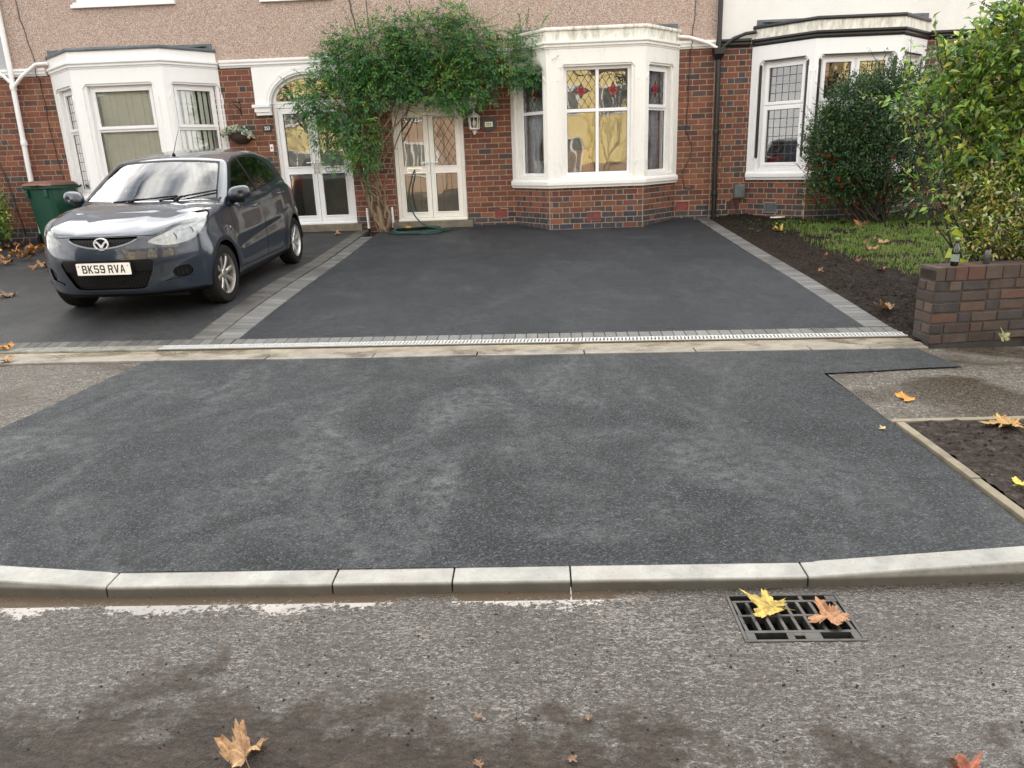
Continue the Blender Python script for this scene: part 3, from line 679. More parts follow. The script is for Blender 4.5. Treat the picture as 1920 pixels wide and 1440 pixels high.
def bay(house, bx0, bx1, fx0, fx1, yb, paint, cop, cornm, upvc, st, cv):
    path = [(bx0, YF), (fx0, yb), (fx1, yb), (bx1, YF)]
    segs = []
    for p, q in zip(path, path[1:]):
        l = sqrt((q[0]-p[0])**2+(q[1]-p[1])**2); segs.append((plane_frame(p[0], p[1], q[0]-p[0], q[1]-p[1]), l))
    sl = segs[0][1]
    holes = [(.17*sl, .87*sl), (st['front'][0]-fx0, st['front'][1]-fx0), (.13*sl, .83*sl)]
    zb, zt = 1.30, 2.95
    mb = MB()
    for (fr, l), (a, b) in zip(segs, holes):
        mb.prism(rect(0, l, 1.2, 3.24), 0, .10, fr, [rect(a, b, zb-.04, zt)])
        e = .009
        mb.prism(rect(-e, l+e, 1.232, 3.215), -.022, -.0005, fr, [octa(a-.055, b+.055, zb-.02, zt+.03, .06, .001)])
        for x in (a-.055, b+.055):     # stops of the chamfers on the jambs
            s_ = 1 if x < a else -1
            mb.prism([(x-s_*.055, zb+.22), (x, zb+.13), (x, zt-.12), (x-s_*.055, zt-.21), (x-s_*.03, zt-.21), (x-s_*.03, zb+.22)], -.034, -.021, fr)
    root = part(mb, 'bay_window', paint, house, bevel=.004)
    mb = MB(); mb.sweep([(-.06, 1.25), (.03, 1.243), (.055, 1.232), (.068, 1.21), (.068, 1.16), (.05, 1.135), (.045, 1.112), (-.06, 1.112)], path)
    mb.build('sill', paint, root, bevel=.003)
    mb = MB(); mb.sweep([(-.04, 3.205), (.03, 3.205), (.034, 3.225), (.05, 3.236), (.05, 3.262), (.072, 3.283), (.072, 3.312), (-.04, 3.32)], path)
    mb.build('cornice', cornm, root, bevel=.003)
    mb = MB(); mb.sweep([(-.09, 3.318), (.03, 3.318), (.028, 3.465), (-.09, 3.465)], path)
    mb.build('parapet', cop[0], root)
    mb = MB(); mb.sweep([(-.1, 3.463), (.05, 3.463), (.055, 3.485), (.045, 3.515), (-.1, 3.52)], path)
    mb.build('coping', cop[1], root, bevel=.004)
    mb = MB(); zz = 3.47; mb.add([(bx0+.05, YF, zz+.10), (fx0+.04, yb+.06, zz), (fx1-.04, yb+.06, zz), (bx1-.05, YF, zz+.10)], [(0, 1, 2, 3)]); mb.box(bx0+.02, bx1-.02, YF-.045, YF-.028, 3.5, 3.60)
    mb.build('bay_roof', M['lead_roof'], root)
    mb = MB(); mb.add([(bx0+.1, YF+.3, 1.2), (fx0+.1, yb+.1, 1.2), (fx1-.1, yb+.1, 1.2), (bx1-.1, YF+.3, 1.2), (bx0+.1, YF+.3, 3.2), (fx0+.1, yb+.1, 3.2), (fx1-.1, yb+.1, 3.2), (bx1-.1, YF+.3, 3.2)], [(0, 1, 2, 3), (4, 5, 6, 7)])
    mb.build('window_board', M['upvc'], root)
    # brick plinth
    mb = MB(); mb.cur = 1
    for i, (fr, l) in enumerate(segs): mb.prism(rect(0, l, ZB-.1, 1.115), 0, .2, fr)
    mb.cur = 0
    for i, (fr, l) in enumerate(segs): brickwork(mb, fr, .003, l-.003, ZB, 1.113, pat='flem', dark_below=.70, seed=int(bx0*10)+i)
    mb.build('brick_plinth', [M['brick'], M['mortar']], root)
    # windows
    for i, (fr, l) in enumerate(segs):
        a, b = holes[i]; mull = [(a+b)/2] if (i == 1 and st['mull']) else []
        panes = window(fr, a, b, zb, zt, root, upvc, mull, [st['transom']], sash=st['sash'][i], glass=st.get('glass'))
        top = [p for p in panes if p[2] > st['transom']]; low = [p for p in panes if p[2] < st['transom']]
        if st['lead'] == 'rose': leading(fr, top, .096, 'diamond', 'leading', root, .115, True)
        elif st['lead'] == 'grid' or (st['lead'] == 'left' and i == 0): leading(fr, panes, .096, 'grid', 'leading', root, .12)
        if st.get('trim'):
            mb = MB()
            mb.prism([(a+.02, zt+.0285), (b-.02, zt+.0285), (b-.045, zt+.003), (a+.045, zt+.003)], -.02, -.0015, fr)
            for x0, x1 in ((a-.054, a-.004), (b+.004, b+.054)): mb.prism(octa(x0, x1, zb+.16, zt-.03, .02), -.008, -.0015, fr)
            mb.build('black_trim', M['black'], root)
        if st['inside'] == 'blind':
            mb = MB(); n_ = max(2, int((b-a)/.085)); p = (b-a)/n_
            for k in range(n_):
                x = a+k*p; g = .012*sin(k*2.1)
                mb.add([fr(x+.006, .150+g, 1.28), fr(x+p-.006, .180+g, 1.28), fr(x+p-.006, .180+g, 2.93), fr(x+.006, .150+g, 2.93)], [(0, 1, 2, 3)])
            mb.build('vertical_blind', M['blind'], root, recalc=False)
        elif st['inside'] == 'curtain' and i != 1:
            s0, s1 = (a-.02, a+(b-a)*.62) if i == 0 else (b-(b-a)*.80, b+.02)
            mb = MB(); nx, ny = 60, 26; vs = []
            for j in range(ny+1):
                z = 1.24+(2.95-1.24)*j/ny; tie = exp(-((z-1.66)/.24)**2)
                for k in range(nx+1):
                    u = k/nx
                    if i == 0: x = s0+(s1-s0)*u*(1-.42*tie)
                    else: x = s1-(s1-s0)*u*(1-.42*tie)
                    vs.append(fr(x, .22+.022*sin(u*27+.5*sin(z*2))+.008*sin(u*61), z))
            mb.add(vs, [(j*(nx+1)+k, j*(nx+1)+k+1, (j+1)*(nx+1)+k+1, (j+1)*(nx+1)+k) for j in range(ny) for k in range(nx)])
            mb.build('curtain', M['curtain'], root, smooth=True, recalc=False)
    return root

def walls(house, x0, x1, holes, upper, seed, pat, string, uholes=()):
    mb = MB(); mb.cur = 1
    mb.prism(rect(x0, x1, ZB-.15, ZS+.02), 0, .22, WF, [rect(*h) for h in holes])
    mb.cur = 0; brickwork(mb, WF, x0+.001, x1-.001, ZB, ZS, holes, pat, .66, seed=seed)
    part(mb, 'brick_wall', [M['brick'], M['mortar']], house)
    mb = MB(); mb.prism(rect(x0, x1, ZS+.021, 5.75), -.03, .22, WF, [rect(*h) for h in uholes])
    part(mb, 'upper_wall', upper, house)
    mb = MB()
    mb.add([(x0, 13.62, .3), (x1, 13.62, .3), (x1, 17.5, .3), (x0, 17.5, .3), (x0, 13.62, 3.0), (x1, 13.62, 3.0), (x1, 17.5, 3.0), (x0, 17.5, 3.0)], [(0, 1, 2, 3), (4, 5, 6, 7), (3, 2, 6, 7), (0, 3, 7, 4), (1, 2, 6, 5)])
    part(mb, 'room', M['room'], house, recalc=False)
    mb = MB(); mb.box(x0, x1, 21.5, 21.75, -.1, 5.75); part(mb, 'rear_wall', M['mortar'], house)
    mb = MB()
    for h_ in (0, .12):
        mb.quad((x0, 13.05, 5.62+h_), (x1, 13.05, 5.62+h_), (x1, 17.55, 8.9+h_), (x0, 17.55, 8.9+h_)); mb.quad((x0, 17.55, 8.9+h_), (x1, 17.55, 8.9+h_), (x1, 22.05, 5.62+h_), (x0, 22.05, 5.62+h_))
    for x in (x0, x1): mb.add([(x, 13.62, 5.7), (x, 21.5, 5.7), (x, 17.55, 8.88)], [(0, 1, 2)])
    part(mb, 'roof', M['tile'], house, recalc=False)
    for x in (x0, x1): mb = MB(); mb.quad((x, 13.62, -.1), (x, 21.5, -.1), (x, 21.5, 5.7), (x, 13.62, 5.7)); part(mb, 'side_wall', M['mortar'], house, recalc=False)
    for a, b in string[1]: mb = MB(); mb.sweep([(-.01, 3.215), (.032, 3.215), (.04, 3.235), (.058, 3.25), (.058, 3.275), (.075, 3.30), (.075, 3.335), (-.01, 3.345)], [(a, YF), (b, YF)]); part(mb, 'string_course', string[0], house, bevel=.003)

def door_pair(house, x0, x1, z0, z1, mat, letter, strips, hmat):
    fr = WF; h = .05; fw = .062; mid = (x0+x1)/2; lx = .085
    mb = MB(); mb.prism(rect(x0, x1, z0, z1), h, h+.07, fr, [rect(x0+fw, x1-fw, z0+.05, z1-fw)])
    mb.box(x0-.0, x1+.0, h-.05, h-.001, z0, z0+.035, fr)
    df = part(mb, 'door_frame', mat, house, bevel=.006)
    zmid = z0+(z1-z0)*.455
    for i, (a, b) in enumerate(((x0+fw+.003, mid-.003), (mid+.003, x1-fw-.003))):
        oz0, oz1 = z0+.053, z1-fw-.003
        p1 = (a+lx, b-lx, zmid+.075, oz1-.09); p2 = (a+lx, b-lx, oz0+.10, zmid-.055)
        mb = MB(); mb.prism(rect(a, b, oz0, oz1), h+.008, h+.065, fr, [rect(*p1), rect(*p2)])
        for p in (p1, p2): mb.prism(rect(p[0]-.022, p[1]+.022, p[2]-.022, p[3]+.022), h-.002, h+.0075, fr, [rect(*p)])
        d = part(mb, 'door', mat, house, bevel=.005)
        g = MB()
        for p in (p1, p2): g.add([fr(p[0]-.01, h+.035, p[2]-.01), fr(p[1]+.01, h+.035, p[2]-.01), fr(p[1]+.01, h+.035, p[3]+.01), fr(p[0]-.01, h+.035, p[3]+.01)], [(0, 1, 2, 3)])
        g.build('glass_pane', M['glass'], d, recalc=False)
        ga = MB()
        for p in (p1, p2): ga.prism(rect(*p), h+.027, h+.033, fr, [rect(p[0]+.006, p[1]-.006, p[2]+.006, p[3]-.006)])
        ga.build('gasket', M['gasket'], d)
        if strips:
            leading(fr, [p1] if i else [], h+.030, 'diamond', 'leading', d, .13)
            mb = MB()
            for p in (p1, p2):
                for u in ((.3, .72) if not i or p is p2 else ()):
                    x = p[0]+(p[1]-p[0])*u; mb.add([fr(x-.003, h+.030, p[2]), fr(x+.003, h+.030, p[2]), fr(x+.003, h+.030, p[3]), fr(x-.003, h+.030, p[3])], [(0, 1, 2, 3)])
            if mb.v: mb.build('lead_line', M['lead'], d, recalc=False)
        hx = (b-.03) if i == 0 else (a+.03); s_ = -1 if i == 0 else 1
        mb = MB(); mb.prism(octa(hx-.016, hx+.016, zmid-.05, zmid+.19, .012), h-.004, h+.007, fr)
        P = [fr(hx, h-.002, zmid+.13), fr(hx, h-.05, zmid+.13), fr(hx+s_*.02, h-.058, zmid+.13), fr(hx+s_*.12, h-.058, zmid+.132)]
        mb.tube(P, .010, 8); mb.lathe([(.011, -.012), (.011, 0)], 10, fr(hx, h-.0, zmid-.01), 'y')
        mb.build('handle', hmat, d, smooth=False, bevel=.002)
        if letter == i:
            mb = MB(); cx = (a+b)/2; mb.prism(rect(cx-.13, cx+.13, zmid-.038, zmid+.052), h-.006, h+.0, fr, [rect(cx-.118, cx+.118, zmid-.022, zmid+.036)]); mb.cur = 1
            mb.prism(rect(cx-.116, cx+.116, zmid-.020, zmid+.034), h-.004, h+.002, fr)
            mb.build('letter_box', [M['chrome'], mat], d)
    mb = MB(); y1 = YF+1.25
    mb.add([(x0-.02, YF+.14, z0), (x1+.02, YF+.14, z0), (x1+.02, y1, z0), (x0-.02, y1, z0), (x0-.02, YF+.14, 3.1), (x1+.02, YF+.14, 3.1), (x1+.02, y1, 3.1), (x0-.02, y1, 3.1)], [(0, 1, 2, 3), (4, 5, 6, 7), (3, 2, 6, 7), (0, 3, 7, 4), (1, 2, 6, 5)])
    part(mb, 'porch', M['porch'], house, recalc=False)
    mb = MB(); r = [(x0-.09, z0-.12), (x1+.10, z0-.12), (x1+.10, z0-.002), (x0-.09, z0-.002)]; mb.prism(r, -.12, .16, WF); mb.prism([(x0-.03, z0-.135), (x1+.04, z0-.135), (x1+.04, z0-.12), (x0-.03, z0-.12)], -.09, .1, WF)
    part(mb, 'door_step', M['step'], house, bevel=.012)
    return df

def vent(house, fr, x, z, mat, w_=.225, h_=.15, grid=False):
    mb = MB(); mb.prism(rect(x-w_/2, x+w_/2, z-h_/2, z+h_/2), -.014, -.001, fr, [rect(x-w_/2+.012, x+w_/2-.012, z-h_/2+.012, z+h_/2-.012)])
    n_ = 6
    for k in range(n_):
        zz = z-h_/2+.014+(h_-.028)*(k+.5)/n_
        mb.add([fr(x-w_/2+.012, -.010, zz-.010), fr(x+w_/2-.012, -.010, zz-.010), fr(x+w_/2-.012, -.002, zz+.009), fr(x-w_/2+.012, -.002, zz+.009), fr(x-w_/2+.012, -.004, zz-.010), fr(x+w_/2-.012, -.004, zz-.010)], [(0, 1, 2, 3), (0, 4, 5, 1)])
    if grid:
        for k in range(1, 9):
            xx = x-w_/2+w_*k/9; mb.box(xx-.005, xx+.005, -.012, -.002, z-h_/2+.012, z+h_/2-.012, fr)
    mb.cur = 1; mb.prism(rect(x-w_/2-.014, x+w_/2+.014, z-h_/2-.014, z+h_/2+.014), -.0065, -.0002, fr, [rect(x-w_/2, x+w_/2, z-h_/2, z+h_/2)])
    part(mb, 'air_vent', [mat, M['mortar']], house)

# middle house with the climber and the round number plaque
h255 = thing('terraced_house', 'middle terraced house with rose leaded cream bay and cream double doors under the climber', 'house', (0, YF, ZB))
walls(h255, -2.95, 3.0, [(-2.44, -1.20, ZB+.09, 2.50), (-.25, 2.27, 1.10, ZS-.05)], M['dash'], 11, lambda r: 'stretch', (M['cream'], [(-2.95, -.30), (2.32, 2.99)]))
door_pair(h255, -2.43, -1.21, .60, 2.48, M['upvc_cream'], 0, True, M['upvc'])
mb = MB(); mb.prism([(-2.72, 2.46), (-2.66, 2.43), (-2.48, 2.43), (-2.48, 2.475), (-1.16, 2.475), (-1.16, 2.43), (-1.0, 2.43), (-.96, 2.46), (-.96, 2.58), (-2.72, 2.58)], -.085, .04, WF); mb.prism(rect(-2.76, -.92, 2.582, 2.625), -.115, .03, WF)
part(mb, 'door_hood', M['cream'], h255, bevel=.008)
bay(h255, -.37, 2.39, .22, 1.75, 12.65, M['cream'], (M['dirty'], M['dirty']), M['cream'], M['upvc'], dict(front=(.48, 1.54), mull=True, transom=2.30, sash=[(), (), (1,)], lead='rose', inside='curtain'), None)
vent(h255, WF, -.62, .69, M['terracotta']); vent(h255, WF, 2.53, .71, M['terracotta'])
vent(h255, plane_frame(.22, 12.65, 1, 0), .73, .64, M['terracotta'])
# left house behind the car
h253 = thing('terraced_house', 'left terraced house behind the parked car with vertical blinds and arched white doors', 'house', (-5.9, YF, ZB))
walls(h253, -8.85, -2.951, [(-4.45, -3.17, ZB+.09, 3.12), (-8.03, -5.43, 1.10, ZS-.05)], M['dash'], 23, lambda r: 'stretch' if r % 2 else 'mix', (M['white'], [(-8.85, -8.22), (-5.24, -2.95)]), [(-7.5, -5.88, 4.27, 5.5), (-4.36, -3.28, 4.24, 5.4)])
door_pair(h253, -4.45, -3.17, .60, 2.62, M['upvc'], 1, False, M['chrome'])
bay(h253, -8.15, -5.31, -7.37, -5.9, 12.65, M['white'], (M['white'], M['lead_roof']), M['white'], M['upvc'], dict(front=(-7.17, -6.10), mull=False, transom=2.27, sash=[(1,), (1,), (1,)], lead='left', inside='blind'), None)
def ell(cx, cz, a, b, n_=24): return [(cx-a*cos(pi*k/n_), cz+b*sin(pi*k/n_)) for k in range(n_+1)]
mb = MB(); A = ell(-3.81, 2.62, .64, .46)
mb.prism([(-4.72, 2.625), (-4.72, 3.214), (-2.96, 3.214), (-2.96, 2.625)]+[(x, max(z, 2.625)) for x, z in A[::-1]], -.03, .12, WF)
sur = part(mb, 'door_surround', M['white'], h253, bevel=.004)
mb = MB()
for a0, a1, hh in ((.66, .70, -.052), (.71, .76, -.042)):
    P = ell(-3.81, 2.625, a1, a1-.17)+ell(-3.81, 2.625, a0, a0-.175)[::-1]; mb.prism(P, hh, -.0305, WF)
mb.build('arch_moulding', M['white'], sur, bevel=.004)
for x0, x1 in ((-4.76, -4.452), (-3.168, -2.962)):
    mb = MB(); mb.prism(rect(x0, x1, 2.575, 2.624), -.11, .03, WF); mb.prism(rect(x0+.03, x1, 2.50, 2.5745), -.085, .03, WF); mb.prism(rect(x0+.05, x1, 2.45, 2.4995), -.065, .03, WF)
    part(mb, 'corbel', M['white'], h253, bevel=.006)
mb = MB(); O = ell(-3.81, 2.622, .638, .458); I = ell(-3.81, 2.665, .575, .36); mb.prism(O, .05, .11, WF, [I])
fan = part(mb, 'fanlight', M['upvc'], h253, bevel=.004)
mb = MB(); mb.add([WF(x, .08, z) for x, z in I], [tuple(range(len(I)))]); mb.build('glass_pane', M['glass'], fan, recalc=False)
def upper_window(house, x0, x1, z0, z1, n_):
    mb = MB(); mb.box(x0-.06, x1+.06, -.085, .0, z0-.055, z0-.002, WF); mb.box(x0-.02, x1+.02, -.075, -.031, z0-.0015, z0+.03, WF)
    s_ = part(mb, 'upper_window', M['upvc'], house, bevel=.004)
    window(lambda a, h, z: WF(a, h-.075, z), x0, x1, z0, z1, s_, M['upvc'], [x0+(x1-x0)*k/n_ for k in range(1, n_)], [], sash=(0,))
upper_window(h253, -7.5, -5.88, 4.27, 5.5, 3); upper_window(h253, -4.36, -3.28, 4.24, 5.4, 2)
# right house, white roughcast
h257 = thing('terraced_house', 'right terraced house with white roughcast and black trim, partly behind the bushes', 'house', (6, YF, ZB))
walls(h257, 3.001, 9.2, [(3.75, 6.25, 1.10, ZS-.05)], M['roughcast'], 37, lambda r: 'flem', (M['black'], [(3.0, 3.56), (6.43, 9.2)]))
bay(h257, 3.62, 6.38, 4.37, 5.66, 12.65, M['white'], (M['dirty'], M['black']), M['black'], M['upvc'], dict(front=(4.47, 5.56), mull=True, transom=2.28, sash=[(1, 0), (1, 0), (1, 0)], lead='grid', inside='none', trim=True), None)
vent(h257, WF, 3.40, .70, M['terracotta_dark'], grid=True); f7 = plane_frame(3.62, YF, .75, -.75); vent(h257, f7, .48, .66, M['lead_roof'], grid=True); vent(h257, plane_frame(4.37, 12.65, 1, 0), .82, .64, M['terracotta_dark'], grid=True)
# next house beyond, only its edge shows
h251 = thing('terraced_house', 'far left terraced house with grey rendered upper wall, only its edge in view', 'house', (-12, YF, ZB))
walls(h251, -14.9, -8.852, [(-12.2, -9.66, 1.10, ZS-.05)], M['greyrender'], 41, lambda r: 'mix', (M['white'], [(-14.9, -12.4), (-9.45, -8.86)]))
bay(h251, -12.32, -9.54, -11.57, -10.29, 12.65, M['white'], (M['white'], M['lead_roof']), M['white'], M['upvc'], dict(front=(-11.47, -10.39), mull=True, transom=2.28, sash=[(1,), (1,), (1,)], lead='grid', inside='none'), None)

# pipes, cables and fittings on the walls ---------------------------------------------
def pipe_thing(name, label, cat, pts, r, mat, joints=(), group=None):
    mb = MB(); mb.tube(pts, r, 12); o = mb.build(name, mat, auto=40); tag(o, label, cat, group)
    if joints:
        mb = MB()
        for j in joints: mb.lathe([(r*1.25, -.04), (r*1.3, -.03), (r*1.3, .03), (r*1.25, .04)], 14, j)
        mb.build('pipe_collar', mat, o, auto=40)
    return o
yp = YF-.10
bp = pipe_thing('drainpipe', 'tall black drainpipe between the brick middle house and the white house', 'drainpipe', [(3.06, yp, .44), (3.05, yp, 1.6), (3.03, yp, 3.0), (3.03, yp, 3.25), (3.03, yp, 5.5)], .041, M['black'], [(3.04, yp, 1.9), (3.055, yp, .9), (3.03, yp, 4.2)])
mb = MB(); mb.lathe([(.05, 3.02), (.06, 3.03), (.125, 3.11), (.13, 3.20), (.12, 3.20), (.11, 3.12)], 4, (3.03, yp, 0)); mb.v = [((x-3.03)*.92*cos(.785)-(y-yp)*sin(.785)+3.03, (x-3.03)*sin(.785)+(y-yp)*cos(.785)+yp, z) for x, y, z in mb.v]; mb.build('hopper', M['black'], bp, bevel=.006)
pipe_thing('waste_pipe', 'black waste pipe sloping from the white house bay to the black drainpipe', 'pipe', [(3.62, YF-.09, 3.42), (3.45, YF-.10, 3.40), (3.25, YF-.12, 3.33), (3.10, YF-.13, 3.22), (3.06, yp-.02, 3.15)], .028, M['black'])
pipe_thing('waste_pipe', 'white waste pipe sloping from the cream bay to the black drainpipe', 'pipe', [(2.36, YF-.08, 3.40), (2.55, YF-.11, 3.38), (2.85, YF-.13, 3.28), (2.99, YF-.13, 3.20)], .026, M['cream'])
pipe_thing('drainpipe', 'tall white drainpipe between the grey and pink rendered houses on the left', 'drainpipe', [(-8.85, YF-.09, .45), (-8.84, YF-.09, 1.6), (-8.80, YF-.09, 3.1), (-8.78, YF-.10, 3.4), (-8.76, YF-.10, 5.5)], .042, M['upvc'], [(-8.80, YF-.09, 3.05), (-8.82, YF-.09, 2.15)])
pipe_thing('waste_pipe', 'white waste pipe bending from the left white bay to the white drainpipe', 'pipe', [(-8.12, YF-.09, 3.40), (-8.32, YF-.11, 3.39), (-8.6, YF-.13, 3.20), (-8.74, YF-.12, 3.08), (-8.79, YF-.10, 3.02)], .028, M['upvc'])
pipe_thing('waste_pipe', 'white waste pipe joining the white drainpipe from the far left house', 'pipe', [(-9.6, YF-.09, 3.36), (-9.05, YF-.11, 3.34), (-8.9, YF-.12, 3.22), (-8.82, YF-.10, 3.12)], .028, M['upvc'])
def cable(label, pts, r=.006):
    P = []
    for a, b in zip(pts, pts[1:]):
        for k in range(6):
            u = k/6; P.append((a[0]+(b[0]-a[0])*u+.008*sin(k*1.7+a[1]*9), (a[2] if len(a) > 2 else YF-.016), a[1]+(b[1]-a[1])*u))
    P.append((pts[-1][0], YF-.016, pts[-1][1])); mb = MB(); mb.tube(P, r, 6); tag(mb.build('cable', M['dark_metal'], smooth=True), label, 'cable', 'cables clipped to the house fronts')
U = YF-.042
cable('thin black cable running down the pebbledash above the climber', [(-2.97, 5.4, U), (-2.96, 4.17, U), (-2.90, 3.8, U), (-2.78, 3.4, U)], .009)
cable('thin brown cable beside the thicker cable above the climber', [(-2.70, 5.4, U), (-2.68, 3.9, U), (-2.66, 3.4, U)], .005)
cable('dark cable looping down the brick wall right of the cream bay', [(2.66, 5.4, U), (2.65, 3.9, U), (2.60, 3.36, YF-.09), (2.59, 3.2), (2.58, 2.6), (2.56, 1.95), (2.66, 1.72), (2.64, 1.5), (2.52, 1.3), (2.55, 1.02), (2.66, .98), (2.70, 1.06)], .006)
cable('dark cable down the pebbledash beside the white drainpipe on the left', [(-8.52, 5.4, U), (-8.47, 4.1, U), (-8.36, 3.4, U), (-8.36, 3.36, YF-.09), (-8.36, 3.18), (-8.36, 2.2), (-8.28, 1.3)], .006)
cable('dark cable curving down the far left brick wall', [(-9.25, 3.18), (-9.2, 2.6), (-9.42, 2.1), (-9.3, 1.4), (-9.2, .6)], .008)
cable('thin cable along the brick at the foot of the white house', [(3.15, .55), (3.3, .62), (3.4, .85), (3.47, .6), (3.55, .52)], .005)
# meter box and other little fittings
t = tag((lambda mb: (mb.box(3.40, 3.58, YF-.10, YF-.001, .82, 1.04), mb.build('meter_box', M['lead_roof'], bevel=.012))[1])(MB()), 'small grey meter box on the brick foot of the white house', 'meter box')
# wall lantern
t = thing('wall_lantern', 'white wall lantern on the brick between the cream doors and the bay', 'lamp', (-1.01, YF-.11, 2.20))
mb = MB(); mb.lathe([(.03, -.13), (.085, -.105), (.09, -.095), (.085, -.085)], 8); mb.lathe([(.105, .085), (.11, .092), (.085, .12), (.05, .15), (.022, .165), (.012, .19), (.004, .215)], 8); mb.lathe([(.022, -.185), (.012, -.165), (.03, -.15), (.036, -.131)], 10)
for k in range(8):
    g = 2*pi*k/8; mb.tube([(.083*cos(g), .083*sin(g), -.09), (.092*cos(g), .092*sin(g), .088)], .006, 5)
mb.box(-.03, .03, .03, .108, -.12, -.095); mb.box(-.035, .035, .098, .108, -.16, .02)
mb.build('lantern_frame', M['cream'], t, auto=35)
mb = MB(); mb.lathe([(.078, -.088), (.087, .086)], 8, cap=False); mb.build('lantern_glass', glass_mat('lantern_glass', .85, 1.2, .002), t, recalc=False)
M['bulb'] = simple('frosted_bulb', (.85, .80, .66), .3); M['bulb_cap'] = M['dark_metal']
mb = MB(); mb.lathe([(.012, -.06), (.03, -.03), (.036, .0), (.026, .035), (.004, .05)], 12); mb.build('bulb', M['bulb'], t, smooth=True)
mb = MB(); mb.lathe([(.016, -.088), (.016, -.058)], 12); mb.build('bulb_holder', M['bulb_cap'], t)
# round plaque
M['plaque'] = simple('dark_slate_plaque', (.025, .026, .03), .45, .4, 25, .4); M['cream_tile'] = simple('cream_number_tile', (.80, .76, .55), .4)
t = thing('number_plaque', 'oval dark plaque with the number 255 on a cream tile', 'house number', (-.77, YF-.008, 2.17))
mb = MB(); F0 = lambda a, h, z: (a, h, z)
mb.prism([(.135*cos(k*pi/16), .115*sin(k*pi/16)) for k in range(32)], -.022, 0, F0); mb.build('plaque', M['plaque'], t, bevel=.008)
mb = MB(); mb.prism(rect(-.066, .066, -.04, .04), -.028, -.0225, F0); mb.build('tile', M['cream_tile'], t)
o = text_obj('255', .062, M['black'], 'numerals', t, .001, 1.0, .001); o.rotation_euler = (pi/2, 0, 0); o.location = (0, -.030, -.002)
t = thing('number_plaque', 'small rectangular dark plate with the number 253 in white', 'house number', (-4.57, YF-.008, 2.24))
mb = MB(); mb.prism(rect(-.075, .075, -.055, .055), -.014, 0, F0); mb.build('plaque', M['plaque'], t, bevel=.004)
o = text_obj('253', .078, M['upvc'], 'numerals', t, .001, .85, .001); o.rotation_euler = (pi/2, 0, 0); o.location = (0, -.0165, 0)
t = thing('doorbell', 'small white doorbell on the brick left of the arched doors', 'doorbell', (-4.53, YF-.008, 1.92))
mb = MB(); mb.prism(octa(-.03, .03, -.06, .06, .008), -.022, 0, F0); mb.build('bell_case', M['upvc'], t, bevel=.004)
mb = MB(); mb.lathe([(.015, -.028), (.015, -.0225)], 14, (0, 0, 0), 'y'); mb.build('bell_push', M['red_glass'], t)
# hose
def hose():
    P = [(-2.09, YF+.03, 1.47), (-2.10, YF-.03, 1.44), (-2.13, YF-.07, 1.36), (-2.20, YF-.10, 1.1), (-2.18, YF-.13, .85), (-2.08, YF-.18, .66), (-1.9, YF-.26, .53), (-1.7, YF-.36, gz(-1.7, 13.0)+.03)]
    z0 = gz(-2, 12.95)+.02
    for k in range(0, 74):
        g = k*2*pi/20-.4; rx = .50-.03*(k//20)+.02*sin(k*.7); ry = .30-.02*(k//20)+.02*sin(k*1.1)
        x, y = -2.02+rx*cos(g)*1.0, 12.92+ry*sin(g)*.9; P.append((x, y, gz(x, y)+.014+.012*(k//20)+.006*sin(k)))
    Q = []
    for i in range(len(P)-1):      # Catmull-Rom smoothing
        p0, p1, p2, p3 = [Vector(P[min(max(i+d, 0), len(P)-1)]) for d in (-1, 0, 1, 2)]
        for u in (0, .25, .5, .75): Q.append(.5*((2*p1)+(p2-p0)*u+(2*p0-5*p1+4*p2-p3)*u*u+(3*p1-p0-3*p2+p3)*u**3))
    mb = MB(); mb.tube(Q, .0125, 8); o = mb.build('garden_hose', simple('green_hose_rubber', (.010, .045, .035), .4), smooth=True)
    tag(o, 'dark green hose hanging from the letter box and coiled on the drive', 'hose')
    mb = MB(); mb.tube([(-2.25, 13.05, .53), (-2.17, 13.03, .535)], [.016, .02], 10); mb.build('hose_connector', simple('orange_plastic', (.62, .26, .03), .4), o)
hose()
